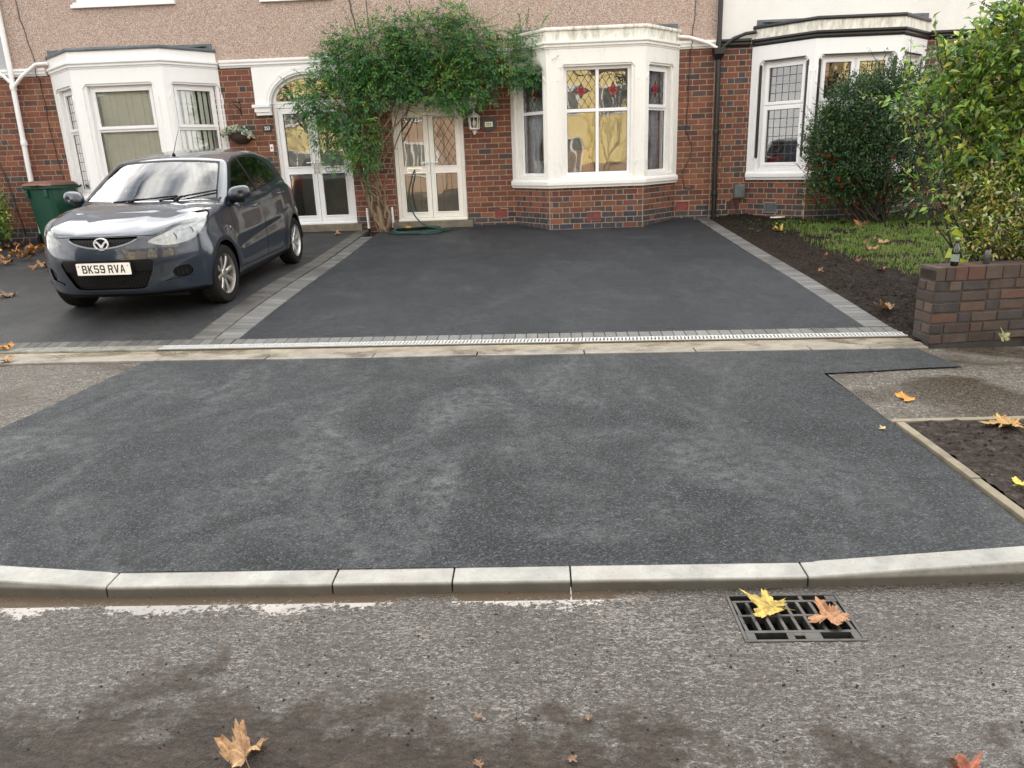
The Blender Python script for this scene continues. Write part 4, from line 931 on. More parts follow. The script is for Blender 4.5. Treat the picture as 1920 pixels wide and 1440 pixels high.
# ------------------------------------------------------------------ the parked hatchback
import numpy as np
def lerp_t(x, T):
    return np.interp(x, [t[0] for t in T], [t[1] for t in T])
def smooth_t(x, T):
    X = np.array([t[0] for t in T], float); Y = np.array([t[1] for t in T], float)
    m = np.gradient(Y, X); x = np.clip(x, X[0], X[-1]); i = np.clip(np.searchsorted(X, x)-1, 0, len(X)-2)
    h = X[i+1]-X[i]; t = (x-X[i])/h
    return (2*t**3-3*t**2+1)*Y[i]+(t**3-2*t**2+t)*h*m[i]+(-2*t**3+3*t**2)*Y[i+1]+(t**3-t**2)*h*m[i+1]
def rcube(na, nb, nc, r):
    def ax(n_, rr):
        k = 5; e = np.linspace(0, rr, k, endpoint=False); mid = np.linspace(rr, 2-rr, n_); return np.concatenate([e, mid, 2-e[::-1]])-1
    A, B, Cc = ax(na, r[0]), ax(nb, r[1]), ax(nc, r[2]); V = []; F = []; idx = {}
    def vid(p):
        k = tuple(np.round(p, 6)); 
        if k not in idx: idx[k] = len(V); V.append(p)
        return idx[k]
    def grid(f, U, W, flip):
        g = [[vid(f(u, w_)) for w_ in W] for u in U]
        for i in range(len(U)-1):
            for j in range(len(W)-1):
                q = (g[i][j], g[i+1][j], g[i+1][j+1], g[i][j+1]); F.append(q[::-1] if flip else q)
    grid(lambda u, w_: (-1, u, w_), B, Cc, True); grid(lambda u, w_: (1, u, w_), B, Cc, False)
    grid(lambda u, w_: (u, -1, w_), A, Cc, False); grid(lambda u, w_: (u, 1, w_), A, Cc, True)
    grid(lambda u, w_: (u, w_, -1), A, B, True); grid(lambda u, w_: (u, w_, 1), A, B, False)
    p = np.array(V, float); rr = np.array(r); q = np.clip(p, -(1-rr), 1-rr); d = (p-q)/rr; l = np.linalg.norm(d, axis=1, keepdims=True)
    return q+rr*d/np.maximum(l, 1e-9)*np.where(l > 0, 1, 0), F
class Surf:
    """triangles with carried normals, cut by signed functions"""
    def __init__(s, P, T, N=None):
        s.P = np.asarray(P, float); s.T = np.asarray(T, int).reshape(-1, 3)
        if N is None:
            N = np.zeros_like(s.P); a, b, c_ = s.P[s.T[:, 0]], s.P[s.T[:, 1]], s.P[s.T[:, 2]]; n_ = np.cross(b-a, c_-a)
            for k in range(3): np.add.at(N, s.T[:, k], n_)
            N /= np.maximum(np.linalg.norm(N, axis=1, keepdims=True), 1e-12)
        s.N = N
    def cut(s, g):
        """returns (inside g<0, outside)"""
        g = np.where(np.abs(g) < 1e-7, 1e-7, g); neg = g < 0; P = list(s.P); N = list(s.N); em = {}; I = []; O = []
        k = neg[s.T].sum(1)
        I += s.T[k == 3].tolist(); O += s.T[k == 0].tolist()
        def mid(a, b):
            key = (a, b) if a < b else (b, a)
            if key not in em:
                t = g[a]/(g[a]-g[b]); em[key] = len(P); P.append(s.P[a]+(s.P[b]-s.P[a])*t); n_ = s.N[a]+(s.N[b]-s.N[a])*t; N.append(n_/max(np.linalg.norm(n_), 1e-9))
            return em[key]
        for tri in s.T[(k == 1) | (k == 2)]:
            n1 = neg[tri].sum() == 1
            i = [j for j in range(3) if neg[tri[j]] == n1][0]
            a, b, c_ = tri[i], tri[(i+1) % 3], tri[(i+2) % 3]; ab, ac = mid(a, b), mid(a, c_)
            (I if n1 else O).append([a, ab, ac]); (O if n1 else I).extend([[ab, b, c_], [ab, c_, ac]])
        P = np.array(P); N = np.array(N)
        return Surf(P, I, N), Surf(P, O, N)
    def build(s, name, mat, parent, off=0, flip=False):
        if len(s.T) == 0: return None
        u, inv = np.unique(s.T, return_inverse=True); P = s.P[u]+s.N[u]*off; N = s.N[u]; T = inv.reshape(-1, 3)
        me = bpy.data.meshes.new(name); me.from_pydata(P.tolist(), [], T.tolist()); me.materials.append(mat)
        me.polygons.foreach_set('use_smooth', [True]*len(T)); me.normals_split_custom_set_from_vertices(N.tolist())
        o = bpy.data.objects.new(name, me); C.objects.link(o); o.parent = parent
        return o
def poly_sdf(x, z, poly):
    d = np.full(x.shape, 1e9); ins = np.zeros(x.shape, bool); n_ = len(poly)
    for i in range(n_):
        ax, az_ = poly[i]; bx, bz = poly[(i+1) % n_]; ex, ez = bx-ax, bz-az_
        t = np.clip(((x-ax)*ex+(z-az_)*ez)/(ex*ex+ez*ez), 0, 1); d = np.minimum(d, np.hypot(x-ax-t*ex, z-az_-t*ez))
        c_ = ((az_ > z) != (bz > z)); 
        with np.errstate(divide='ignore', invalid='ignore'): ins ^= c_ & (x < (bx-ax)*(z-az_)/(bz-az_ if bz != az_ else 1e-9)+ax)
    return np.where(ins, -d, d)
def spl(pts, n_=6, closed=True):
    Q = []; k = len(pts)
    for i in range(k if closed else k-1):
        p = [np.array(pts[(i+d) % k] if closed else pts[min(max(i+d, 0), k-1)], float) for d in (-1, 0, 1, 2)]
        for j in range(n_):
            u = j/n_; Q.append(tuple(.5*((2*p[1])+(p[2]-p[0])*u+(2*p[0]-5*p[1]+4*p[2]-p[3])*u*u+(3*p[1]-p[0]-3*p[2]+p[3])*u**3)))
    if not closed: Q.append(tuple(pts[-1]))
    return Q
AX_F, AX_R, WR = .80, 3.27, .296
def car_paint():
    m = MT('gunmetal_car_paint', rough=.34, metal=.35, coat=1.0)
    fl = m.noise(1400, 1, .5); m.set('color', m.ramp(fl, [(.35, (.007, .0135, .025)), (.65, (.020, .031, .050))])); m.b.inputs['Coat Roughness'].default_value = .03
    return m.m
M['paint'] = car_paint(); M['car_black'] = simple('black_car_plastic', (.007, .007, .008), .5, spec=.2)
M['lamp_glass'] = glass_mat('lamp_cover', .88, 1.6, .001); M['reflector'] = simple('lamp_reflector', (.42, .43, .45), .32, .3, 30, metal=.6)
M['trim_grey'] = simple('satin_grey_trim', (.20, .21, .23), .35, .05, metal=.5); M['badge'] = simple('silver_badge', (.74, .74, .75), .3, .03, metal=.25); M['tyre'] = simple('tyre_rubber', (.014, .013, .012), .85, .2, 30, .3, 200, spec=.15); M['alloy'] = simple('brake_dusted_alloy', (.40, .38, .36), .35, .15, 14, metal=.85)
M['alloy_clean'] = simple('bright_alloy', (.62, .62, .62), .3, .08, metal=.85)
M['plate'] = simple('white_number_plate', (.86, .84, .78), .35, .02); M['seat'] = simple('dark_seat_fabric', (.035, .035, .04), .9)
M['tail_red'] = simple('red_lamp_plastic', (.32, .012, .012), .2)
def build_car(root):
    # --- lower body
    q, F = rcube(150, 60, 34, (.035, .085, .14)); a, b, c_ = q[:, 0], q[:, 1], q[:, 2]; u0 = 3.885*(a+1)/2
    top = smooth_t(u0, [(0, .775), (.12, .838), (.3, .912), (.5, .966), (.7, 1.0), (.95, 1.018), (1.15, .975), (1.6, .975), (2.2, 1.0), (3.2, 1.06), (3.6, 1.05), (3.885, .97)])
    crown = np.where(u0 < 1.15, .012*np.exp(-((np.abs(b)-.74)/.16)**2)-.055*np.abs(b)**4*np.interp(u0, [0, .3, 1.1], [.0, .6, 1]), -.03*np.abs(b)**6)
    # nose: the hood edge rises towards the lamps
    rise = np.interp(u0, [0, .25, .7], [1, .6, 0])*.105*np.clip((np.abs(b)-.35)/.6, 0, 1)**1.3
    top = top+crown+rise
    zb = smooth_t(u0, [(0, .225), (.15, .20), (.6, .18), (3.2, .20), (3.7, .24), (3.885, .28)]); z = zb+(top-zb)*(c_+1)/2
    wz = smooth_t(z, [(.12, .925), (.25, .97), (.4, .993), (.58, 1.0), (.72, .992), (.85, .972), (.95, .952), (1.1, .925)])
    wu = smooth_t(u0, [(0, .835), (.4, .846), (.8, .848), (2, .846), (3.2, .842), (3.6, .82), (3.885, .775)]); y = b*wu*wz
    ay = np.abs(y)/.8475
    base = smooth_t(z, [(.17, .10), (.25, .055), (.33, .035), (.46, .012), (.56, .0), (.64, .012), (.72, .035), (.78, .055), (.84, .10), (.94, .22)])
    uf = base+.44*ay**3.3+.055*ay**2
    ur = 3.885-smooth_t(z, [(.2, .09), (.4, .02), (.55, 0), (.75, .03), (.95, .08), (1.1, .15)])-.22*ay**3.2
    u = uf+(ur-uf)*(a+1)/2
    for ax in (AX_F, AX_R):    # swelling round the wheel arches
        d = np.hypot(u-ax, z-.30); y = y+np.sign(y)*.020*np.exp(-((d-.37)/.075)**2)*(np.abs(b) > .93)
    # crease sweeping up the doors
    cz = .44+.16*(u-1.0)/2.3; y = y-np.sign(y)*.012*np.exp(-((z-cz-.06)/.05)**2)*(np.abs(b) > .93)*np.clip((u-1.1)/.3, 0, 1)*np.clip((3.0-u)/.3, 0, 1)
    P = np.stack([y, u, z], 1); T = [t for f in F for t in ((f[0], f[1], f[2]), (f[0], f[2], f[3]))]
    s = Surf(P, T)
    # make normals point outward
    if (s.N*(s.P-np.array([0, 1.9, .6]))).sum(1).mean() < 0: s = Surf(P, [t[::-1] for t in T])
    X = lambda S_: S_.P[:, 0]; U = lambda S_: S_.P[:, 1]; Z = lambda S_: S_.P[:, 2]
    def region(S_, f): return S_.cut(f(S_))
    # wheel openings
    for ax in (AX_F, AX_R):
        _, s = s.cut(np.maximum(np.hypot(U(s)-ax, Z(s)-.295)-.338, .5-np.abs(X(s))))
    tt = lambda S_: np.abs(X(S_))+.8*U(S_)
    LAMP = spl([(.475, .735), (.53, .695), (.68, .670), (.88, .676), (1.06, .712), (1.23, .80), (1.34, .895), (1.37, .935), (1.29, .945), (1.12, .920), (.90, .868), (.68, .805)])
    def lampf(S_, off=0): return np.maximum(poly_sdf(tt(S_), Z(S_), LAMP)+off, U(S_)-1.0)
    lamp, s = region(s, lampf)
    # grille, intake, fog recesses
    GR = [(-.335, .775), (.335, .775)]+spl([(.335, .768), (.27, .733), (.15, .700), (0, .686), (-.15, .700), (-.27, .733), (-.335, .768)], 5, False)
    grille, s = s.cut(np.maximum(poly_sdf(X(s), Z(s), GR), U(s)-.4))
    trimg, s = s.cut(np.maximum(np.maximum(poly_sdf(X(s), Z(s), GR)-.014, Z(s)-.752), U(s)-.4))
    IN = [(-.445, .555), (-.42, .572), (.42, .572), (.445, .555), (.42, .46), (.345, .322), (.31, .30), (-.31, .30), (-.345, .322), (-.42, .46)]
    intake, s = s.cut(np.maximum(poly_sdf(X(s), Z(s), IN), U(s)-.4))
    lipi, s = s.cut(np.maximum(np.maximum(poly_sdf(X(s), Z(s), IN)-.018, Z(s)-.545), U(s)-.4))
    FOG = spl([(.70, .435), (.76, .475), (.90, .48), (.945, .44), (.93, .395), (.80, .375), (.72, .392)], 4)
    fog, s = s.cut(np.maximum(poly_sdf(tt(s), Z(s), FOG), U(s)-.7))
    FL = spl([(.60, .352), (.72, .365), (.93, .382), (.945, .362), (.76, .330), (.62, .328)], 4)
    flip_, s = s.cut(np.maximum(poly_sdf(tt(s), Z(s), FL), U(s)-.7))
    under, s = s.cut(Z(s)-.248)
    # tail lamps
    TL = spl([(.60, .78), (.80, .76), (1.0, .82), (1.12, .98), (1.05, 1.10), (.78, 1.04), (.62, .92)], 4)
    tail, s = s.cut(np.maximum(poly_sdf(np.abs(X(s))+.8*(3.885-U(s)), Z(s), TL), 3.2-U(s)))
    seams = []
    def panel(S_, f, name, mat, w_=.0032, sub=None):
        g = f(S_); core, rest = S_.cut(g+w_); g = f(rest); gap, rest = rest.cut(g-w_); seams.append(gap)
        return core, rest
    HL = [(.0, .02), (.0, 0)]
    # bonnet: bounded by the nose edge, lamps and the fender line
    def bonnet(S_):
        fl = np.abs(X(S_))-np.interp(U(S_), [0, .1, .3, .6, 1.0, 1.2], [.50, .52, .60, .70, .735, .74])
        nose = np.interp(np.abs(X(S_)), [0, .32, .45, .6, .75], [.780, .780, .775, .81, .865])-Z(S_)
        return np.maximum(np.maximum(fl, nose), np.maximum(U(S_)-1.14, .79-Z(S_)-.03))
    hood, s = panel(s, bonnet, 'bonnet', M['paint'])
    FD = [(1.17, .30), (1.16, .60), (1.20, .99), (2.13, 1.04), (2.16, .60), (2.14, .285)]
    RD = [(2.16, .285), (2.18, .60), (2.15, 1.04), (3.05, 1.10), (3.05, .80), (2.90, .66), (2.84, .50), (2.78, .36), (2.70, .285)]
    doors = []
    for sgn in (1, -1):
        for pl in (FD, RD):
            d, s = panel(s, lambda S_: np.maximum(poly_sdf(U(S_), Z(S_), pl), .55-sgn*X(S_)), 'door', M['paint'])
            doors.append((d, sgn, pl))
    body = s.build('body', M['paint'], root)
    for sm in seams: sm.build('panel_gap', M['car_black'], body, -.004)
    [flip_.cut(-k_*X(flip_))[0].build('fog_trim', M['paint'], body, .010) for k_ in (1, -1)]; lipi.build('intake_trim', M['paint'], body, .010)
    trimg.build('grille_trim', M['trim_grey'], body, .006)
    under.build('lower_lip', M['car_black'], root)
    hood.build('bonnet', M['paint'], root)
    def mesh_mat(name, sc):
        m = MT(name, rough=.5); v = m.n('ShaderNodeTexVoronoi', Vector=m.co((1, .0, 1.6)), Scale=sc, Randomness=.0, feature='DISTANCE_TO_EDGE')
        k = m.ramp(v.outputs['Distance'], [(.10, 1), (.2, 0)]); m.set('spec', .2); m.set('color', m.mix(k, (.001, .001, .001), (.014, .014, .015))); m.set('normal', m.bump(k, .9, .01)); return m.m
    gm = mesh_mat('black_grille_mesh', 34)
    grille.build('grille', gm, root, -.02)
    iu, il = intake.cut(.465-Z(intake)); iu.build('number_plate_panel', M['car_black'], root, -.004); il.build('lower_grille', gm, root, -.022)
    for sgn in (1, -1): fog.cut(-sgn*X(fog))[0].build('fog_recess', gm, root, -.015)
    for sgn in (1, -1):
        L_, _ = lamp.cut(-sgn*X(lamp)); hl = L_.build('headlight', M['lamp_glass'], root)
        # bowl behind the cover
        bw = Surf(L_.P-L_.N*.016, L_.T, L_.N); bw.build('reflector', M['reflector'], hl)
        rim, _ = Surf(L_.P, L_.T, L_.N).cut(-(lampf(L_)+.012)); rim.build('lamp_rim', M['car_black'], hl, -.004)
        mb = MB()
        for (x, y_, z_, r) in ((.575*sgn, .262, .735, .042), (.69*sgn, .405, .775, .036)):
            mb.lathe([(r, .0), (r*.92, .006), (r*.75, -.012), (r*.3, -.004), (.002, .002)], 20, (x, y_, z_), 'y')
        mb.build('lamp_lens', M['chrome'], hl, smooth=True); mb = MB(); [mb.lathe([(r_*1.28, .002), (r_*1.28, -.012), (r_*1.04, -.012), (r_*1.04, .002)], 22, (x_, y__, z__), 'y', cap=False) for (x_, y__, z__, r_) in ((.575*sgn, .258, .735, .042), (.69*sgn, .400, .775, .036))]; mb.build('lamp_bezel', M['car_black'], hl, auto=35)
        Tt, _ = tail.cut(-sgn*X(tail)); Tt.build('tail_light', M['tail_red'], root)
    # wheel wells
    mb = MB()
    for ax in (AX_F, AX_R):
        for sgn in (1, -1):
            P_ = [(ax-.335*cos(pi*k/16), .295+.335*sin(pi*k/16)) for k in range(17)]
            mb.add([(sgn*x, p[0], p[1]) for x in (.52, .835) for p in P_], [(k, k+1, k+18, k+17) for k in range(16)]+[tuple(range(17))])
    mb.box(-.6, .6, .35, 3.6, .17, .21); mb.build('underbody', M['car_black'], root, recalc=False)
    # --- greenhouse
    q, F = rcube(70, 44, 30, (.05, .085, .20)); a, b, c_ = q[:, 0], q[:, 1], q[:, 2]; t = (a+1)/2
    zt = smooth_t(t, [(0, 1.412), (.15, 1.447), (.4, 1.475), (.6, 1.468), (.8, 1.432), (1, 1.378)])-.048*np.abs(b)**2.4
    zb = .93; z = zb+(zt-zb)*(c_+1)/2
    wg = smooth_t(z, [(.9, .806), (1.0, .786), (1.12, .742), (1.25, .683), (1.38, .612), (1.475, .57)])*smooth_t(t, [(0, .985), (.3, 1.0), (.7, .985), (1, .90)]); y = b*wg
    ay = np.abs(b); uf = .90+(z-.96)*1.80+.10*np.maximum(0, z-1.2)**2*4+.25*ay**2.3*np.interp(z, [.95, 1.4], [1, .75])
    ur = 3.46+(1.40-z)*.62-.13*ay**2.6
    u = uf+(ur-uf)*t
    P = np.stack([y, u, z], 1); T = [t_ for f in F for t_ in ((f[0], f[1], f[2]), (f[0], f[2], f[3]))]
    g = Surf(P, T)
    if (g.N*(g.P-np.array([0, 2.2, 1.1]))).sum(1).mean() < 0: g = Surf(P, [t_[::-1] for t_ in T])
    _, g = g.cut(Z(g)-.945)
    # front face parameter: width limit of the windscreen follows the pillars
    def ws(S_, e=0):
        lim = np.interp(Z(S_), [.95, 1.1, 1.25, 1.40], [.735, .672, .615, .545])-e
        ufc = .90+(Z(S_)-.96)*1.80+.10*np.maximum(0, Z(S_)-1.2)**2*4
        zt_ = 1.388-.03*(np.abs(X(S_))/.55)**2
        return np.maximum(np.maximum(np.abs(X(S_))-lim, Z(S_)-zt_+e), U(S_)-ufc-.30)
    wsg, g = g.cut(ws(g)); fr_, wsg = wsg.cut(-(ws(wsg)+.016))
    def rw(S_): return np.maximum(np.maximum(np.abs(X(S_))-np.interp(Z(S_), [.95, 1.35], [.62, .50]), np.maximum(Z(S_)-1.345, 1.02-Z(S_))), 3.25-U(S_))
    rwg, g = g.cut(rw(g))
    W1 = spl([(1.36, .985), (1.62, 1.165), (1.86, 1.305), (1.98, 1.352), (2.08, 1.368), (2.11, 1.345), (2.14, 1.045), (2.12, 1.028), (1.75, 1.005)], 4)
    W2 = spl([(2.22, 1.037), (2.20, 1.06), (2.175, 1.35), (2.20, 1.374), (2.5, 1.372), (2.78, 1.340), (3.0, 1.265), (3.14, 1.165), (3.13, 1.125), (2.95, 1.095), (2.6, 1.06)], 4)
    BP = [(2.05, 1.0), (2.05, 1.42), (2.28, 1.42), (2.28, 1.0)]
    wins = []
    for sgn in (1, -1):
        for pl in (W1, W2):
            wi, g = g.cut(np.maximum(poly_sdf(U(g), Z(g), pl), .35-sgn*X(g))); wins.append((wi, sgn))
            wf, g = g.cut(np.maximum(poly_sdf(U(g), Z(g), pl)-.018, .35-sgn*X(g))); wins.append((wf, None))
    for sgn in (1, -1):
        bp_, g = g.cut(np.maximum(np.maximum(np.abs(U(g)-2.155)-.045, np.maximum(1.03-Z(g), Z(g)-1.372)), .35-sgn*X(g))); wins.append((bp_, None))
    roofp = g.build('roof', M['paint'], root)
    wsg.build('windscreen', M['ws'], root, -.003); fr_.build('windscreen_border', M['car_black'], root, -.0015)
    rwg.build('rear_window', M['glass_dark'], root, -.003)
    for w_, k in wins:
        if k is None: w_.build('window_trim', M['car_black'], root, -.001)
        else: w_.build('side_window', M['glass_dark'], root, -.004)
    # doors with handles
    for d, sgn, pl in doors:
        o = d.build('door', M['paint'], root)
        hu, hz_ = (1.98, .865) if pl is FD else (2.90, .925); x = .815*sgn
        mb = MB(); mb.tube([(x-.02*sgn, hu-.10, hz_-.004), (x+.022*sgn, hu-.07, hz_), (x+.028*sgn, hu, hz_+.004), (x+.022*sgn, hu+.075, hz_+.006), (x-.02*sgn, hu+.10, hz_+.006)], [.012, .016, .018, .016, .012], 8, squash=.7); mb.build('handle', M['paint'], o, smooth=True)
        if pl is FD:
            mb = MB()   # mirror
            cx, cy, cz_ = .90*sgn, 1.33, 1.035; n1, n2 = 14, 18; vs = []
            for i in range(n1+1):
                th = pi*i/n1-pi/2
                for j in range(n2):
                    ph = 2*pi*j/n2; ex = abs(cos(ph))**.75*(1 if cos(ph) > 0 else -1); ez = abs(sin(ph))**.75*(1 if sin(ph) > 0 else -1)
                    rr = cos(th)**.6 if cos(th) > 0 else 0
                    yy = sin(th); yy = yy if yy < 0 else yy*.35
                    vs.append((cx+.118*ex*rr, cy+.085*yy+.02*ex*sgn, cz_+(.088 if ez > 0 else .055)*ez*rr+.010*ex*sgn))
            mb.add(vs, [(i*n2+j, i*n2+(j+1) % n2, (i+1)*n2+(j+1) % n2, (i+1)*n2+j) for i in range(n1) for j in range(n2)])
            mo = mb.build('door_mirror', M['paint'], o, smooth=True, weld=True)
            mb = MB(); mb.tube([(.78*sgn, 1.36, .965), (.85*sgn, 1.35, .97), (.93*sgn, 1.34, .965)], [.035, .03, .02], 10, squash=.8); mb.build('mirror_foot', M['car_black'], o, smooth=True)
    # badge
    bd = MB(); n_ = 36; cz_ = .722; cy = .012
    O = [(.071*cos(2*pi*k/n_), .056*sin(2*pi*k/n_)) for k in range(n_)]; I = [(.060*cos(2*pi*k/n_), .045*sin(2*pi*k/n_)) for k in range(n_)]
    Fb = lambda p, h, r: (p, cy+.022-h-.42*(r+.03)*-1*.25, cz_+r)
    bd.prism(O, .0, .016, Fb, [I])
    for sx in (1, -1):
        bd.prism([(sx*x, z_) for x, z_ in spl([(0, -.014), (.012, -.002), (.034, .022), (.056, .027), (.066, .006), (.054, .010), (.036, .004), (.014, -.028), (0, -.040)], 3)], .0, .013, Fb)
    bd.build('badge', M['badge'], root, bevel=.002)
    bk = MB(); bk.prism([(p*.98, r*.98) for p, r in O], -.004, .002, Fb); bk.build('badge_back', M['car_black'], root)
    # number plate
    mb = MB(); Fp = lambda p, h, r: (p, -.012-h, .500+r)
    def rr_(w_, h_, r): return [(sx*(w_/2-r)+r*cos(g), sz*(h_/2-r)+r*sin(g)) for sx, sz, g0 in ((1, 1, 0), (-1, 1, pi/2), (-1, -1, pi), (1, -1, 3*pi/2)) for g in (g0, g0+pi/4, g0+pi/2)]
    mb.prism(rr_(.532, .122, .012), -.03, .004, Fp); npf = mb.build('plate_holder', M['car_black'], root)
    mb = MB(); mb.prism(rr_(.518, .110, .009), .0045, .008, Fp); npl = mb.build('number_plate', M['plate'], root)
    x = -.205; M['ink'] = simple('black_plate_ink', (.008, .008, .008), .5)
    GL = {'B': [[(0, 0), (0, 1), (.75, 1), (.95, .88), (.95, .62), (.8, .52), (1, .42), (1, .12), (.8, 0)], [(.24, .16), (.24, .44), (.68, .44), (.76, .36), (.76, .24), (.68, .16)], [(.24, .59), (.24, .84), (.64, .84), (.71, .77), (.71, .66), (.64, .59)]],
          'K': [[(0, 0), (0, 1), (.24, 1), (.24, .56), (.72, 1), (1, 1), (.48, .53), (1, 0), (.72, 0), (.32, .40), (.24, .33), (.24, 0)]],
          '5': [[(0, .12), (.2, 0), (.8, 0), (1, .14), (1, .5), (.8, .63), (.25, .63), (.25, .84), (.95, .84), (.95, 1), (.03, 1), (.03, .48), (.68, .48), (.76, .42), (.76, .22), (.68, .16), (.3, .16), (.24, .22), (.24, .27), (0, .27)]],
          '9': [[(.0, .12), (.2, 0), (.8, 0), (1, .14), (1, .86), (.8, 1), (.2, 1), (0, .86), (0, .52), (.2, .38), (.76, .38), (.76, .22), (.68, .16), (.3, .16), (.24, .22), (.24, .26), (0, .26)], [(.24, .60), (.24, .78), (.32, .84), (.68, .84), (.76, .78), (.76, .54), (.32, .54)]],
          'R': [[(0, 0), (0, 1), (.78, 1), (.98, .86), (.98, .56), (.8, .44), (1, 0), (.74, 0), (.55, .42), (.24, .42), (.24, 0)], [(.24, .57), (.24, .84), (.66, .84), (.74, .77), (.74, .64), (.66, .57)]],
          'V': [[(.37, 0), (0, 1), (.25, 1), (.5, .25), (.75, 1), (1, 1), (.63, 0)]],
          'A': [[(0, 0), (.37, 1), (.63, 1), (1, 0), (.76, 0), (.68, .24), (.32, .24), (.24, 0)], [(.37, .39), (.63, .39), (.5, .78)]]}
    mb = MB(); w_, hgt, gap = .0465, .074, .0105; x = -(7*w_+5*gap+.032)/2
    for ch in 'BK59 RVA':
        if ch == ' ': x += .032-gap; continue
        pl = GL[ch]; mb.prism([(x+p*w_, -hgt/2+r*hgt) for p, r in pl[0]], .0082, .0092, Fp, [[(x+p*w_, -hgt/2+r*hgt) for p, r in h] for h in pl[1:]]); x += w_+gap
    mb.build('registration', M['ink'], npl)
    mb = MB()
    for sx in (1, -1): mb.lathe([(.006, -.0225), (.005, -.020)], 10, (sx*.235, 0, .528), 'y')
    mb.build('plate_screw', M['tail_red'], npl)
    # wheels
    def wheel(ax, sgn, alloy):
        cx = .745*sgn; t_ = thing('wheel', None, None, (cx, ax, WR)); t_.parent = root
        if ax == AX_F: t_.rotation_euler = (0, 0, radians(-4))
        mb = MB(); pr = [(.20, -.092), (.245, -.097), (.275, -.092), (.290, -.075), (.296, -.05), (.291, -.048), (.291, -.042), (.296, -.04), (.296, -.003), (.291, -.001), (.291, .005), (.296, .007), (.296, .04), (.291, .042), (.291, .048), (.296, .05), (.290, .075), (.275, .092), (.245, .097), (.20, .092)]
        mb.lathe(pr, 64, (0, 0, 0), 'x', cap=False); mb.build('tyre', M['tyre'], t_, auto=30)
        mb = MB(); o_ = .082*sgn
        mb.lathe([(.207, o_), (.203, o_+.008*sgn), (.193, o_+.004*sgn), (.186, o_-.02*sgn), (.18, o_-.12*sgn)], 48, (0, 0, 0), 'x', cap=False)
        n_ = 8
        for k in range(n_):
            g0 = 2*pi*k/n_+.2
            def pt(r, w_, h): return (h, r*cos(g0)-w_*sin(g0), r*sin(g0)+w_*cos(g0))
            e, d_ = o_-.010*sgn, o_-.040*sgn
            vs = []
            for r, wd, hh in ((.04, .020, o_-.022*sgn), (.10, .021, o_-.012*sgn), (.160, .027, o_-.008*sgn), (.192, .034, o_-.012*sgn)):
                vs += [pt(r, -wd, hh-.008*sgn), pt(r, -wd*.5, hh), pt(r, wd*.5, hh), pt(r, wd, hh-.008*sgn), pt(r, wd, hh-.035*sgn), pt(r, -wd, hh-.035*sgn)]
            mb.add(vs, [(i*6+j, i*6+(j+1) % 6, i*6+6+(j+1) % 6, i*6+6+j) for i in range(3) for j in range(6)])
        mb.lathe([(.052, o_-.05*sgn), (.052, o_-.018*sgn), (.045, o_-.012*sgn), (.0, o_-.010*sgn)], 24, (0, 0, 0), 'x'); mb.build('rim', alloy, t_, auto=35)
        mb = MB(); mb.lathe([(.185, o_-.07*sgn), (.14, o_-.065*sgn), (.002, o_-.06*sgn)], 32, (0, 0, 0), 'x', cap=False); mb.build('brake_disc', M['dark_metal'], t_, auto=35)
        mb = MB()
        for k in range(4): g0 = pi/4+k*pi/2; mb.lathe([(.009, o_-.02*sgn), (.008, o_-.012*sgn), (.0, o_-.011*sgn)], 8, (0, .034*cos(g0), .034*sin(g0)), 'x')
        mb.build('wheel_nut', M['car_black'], t_)
    wheel(AX_F, 1, M['alloy']); wheel(AX_F, -1, M['alloy']); wheel(AX_R, 1, M['alloy_clean']); wheel(AX_R, -1, M['alloy_clean'])
    # cowl, wipers, aerial, repeater
    mb = MB(); vs = []; n_ = 24
    for k in range(n_+1):
        x = -.74+1.48*k/n_; e = .25*(abs(x)/.80)**2.3
        vs += [(x, .915+e-.02, .955+.012*(1-abs(x)/.75)), (x, 1.02+e, 1.020)]
    mb.add(vs, [(2*k, 2*k+2, 2*k+3, 2*k+1) for k in range(n_)]); mb.build('cowl', M['car_black'], root, recalc=False)
    def scr(x, z_): return (x, .90+(z_-.96)*1.80+.25*(abs(x)/.76)**2.3-.018, z_+.012)
    for (a_, b_, pv) in (((-.30, 1.005), (.34, 1.045), (-.14, .985)), ((.18, 1.01), (.68, 1.075), (.34, .99))):
        mb = MB(); pts = [scr(a_[0]+(b_[0]-a_[0])*k/8, a_[1]+(b_[1]-a_[1])*k/8) for k in range(9)]; mb.tube(pts, .009, 6); mid = pts[4]
        p0 = scr(*pv); mb.tube([p0, ((p0[0]+mid[0])/2, (p0[1]+mid[1])/2-.01, (p0[2]+mid[2])/2+.02), mid], [.02, .014, .010], 6); mb.build('wiper', M['car_black'], root, smooth=True)
    mb = MB(); mb.lathe([(.022, -.01), (.02, .012), (.008, .03)], 10, (.03, 1.86, 1.425)); mb.tube([(.03, 1.86, 1.45), (.03, 2.02, 1.62), (.03, 2.10, 1.70)], [.004, .003, .002], 6); mb.build('aerial', M['car_black'], root, smooth=True)
    for sgn in (1, -1):
        mb = MB(); mb.lathe([(.026, -.004*sgn), (.024, .008*sgn), (.012, .013*sgn), (.001, .014*sgn)], 14, (.835*sgn, 1.08, .72), 'x'); mb.build('side_repeater', M['lamp_glass'], root, smooth=True); 
        mb = MB(); mb.lathe([(.022, -.004*sgn), (.018, .006*sgn), (.001, .008*sgn)], 14, (.835*sgn, 1.08, .72), 'x'); mb.build('repeater_reflector', M['reflector'], root, smooth=True)
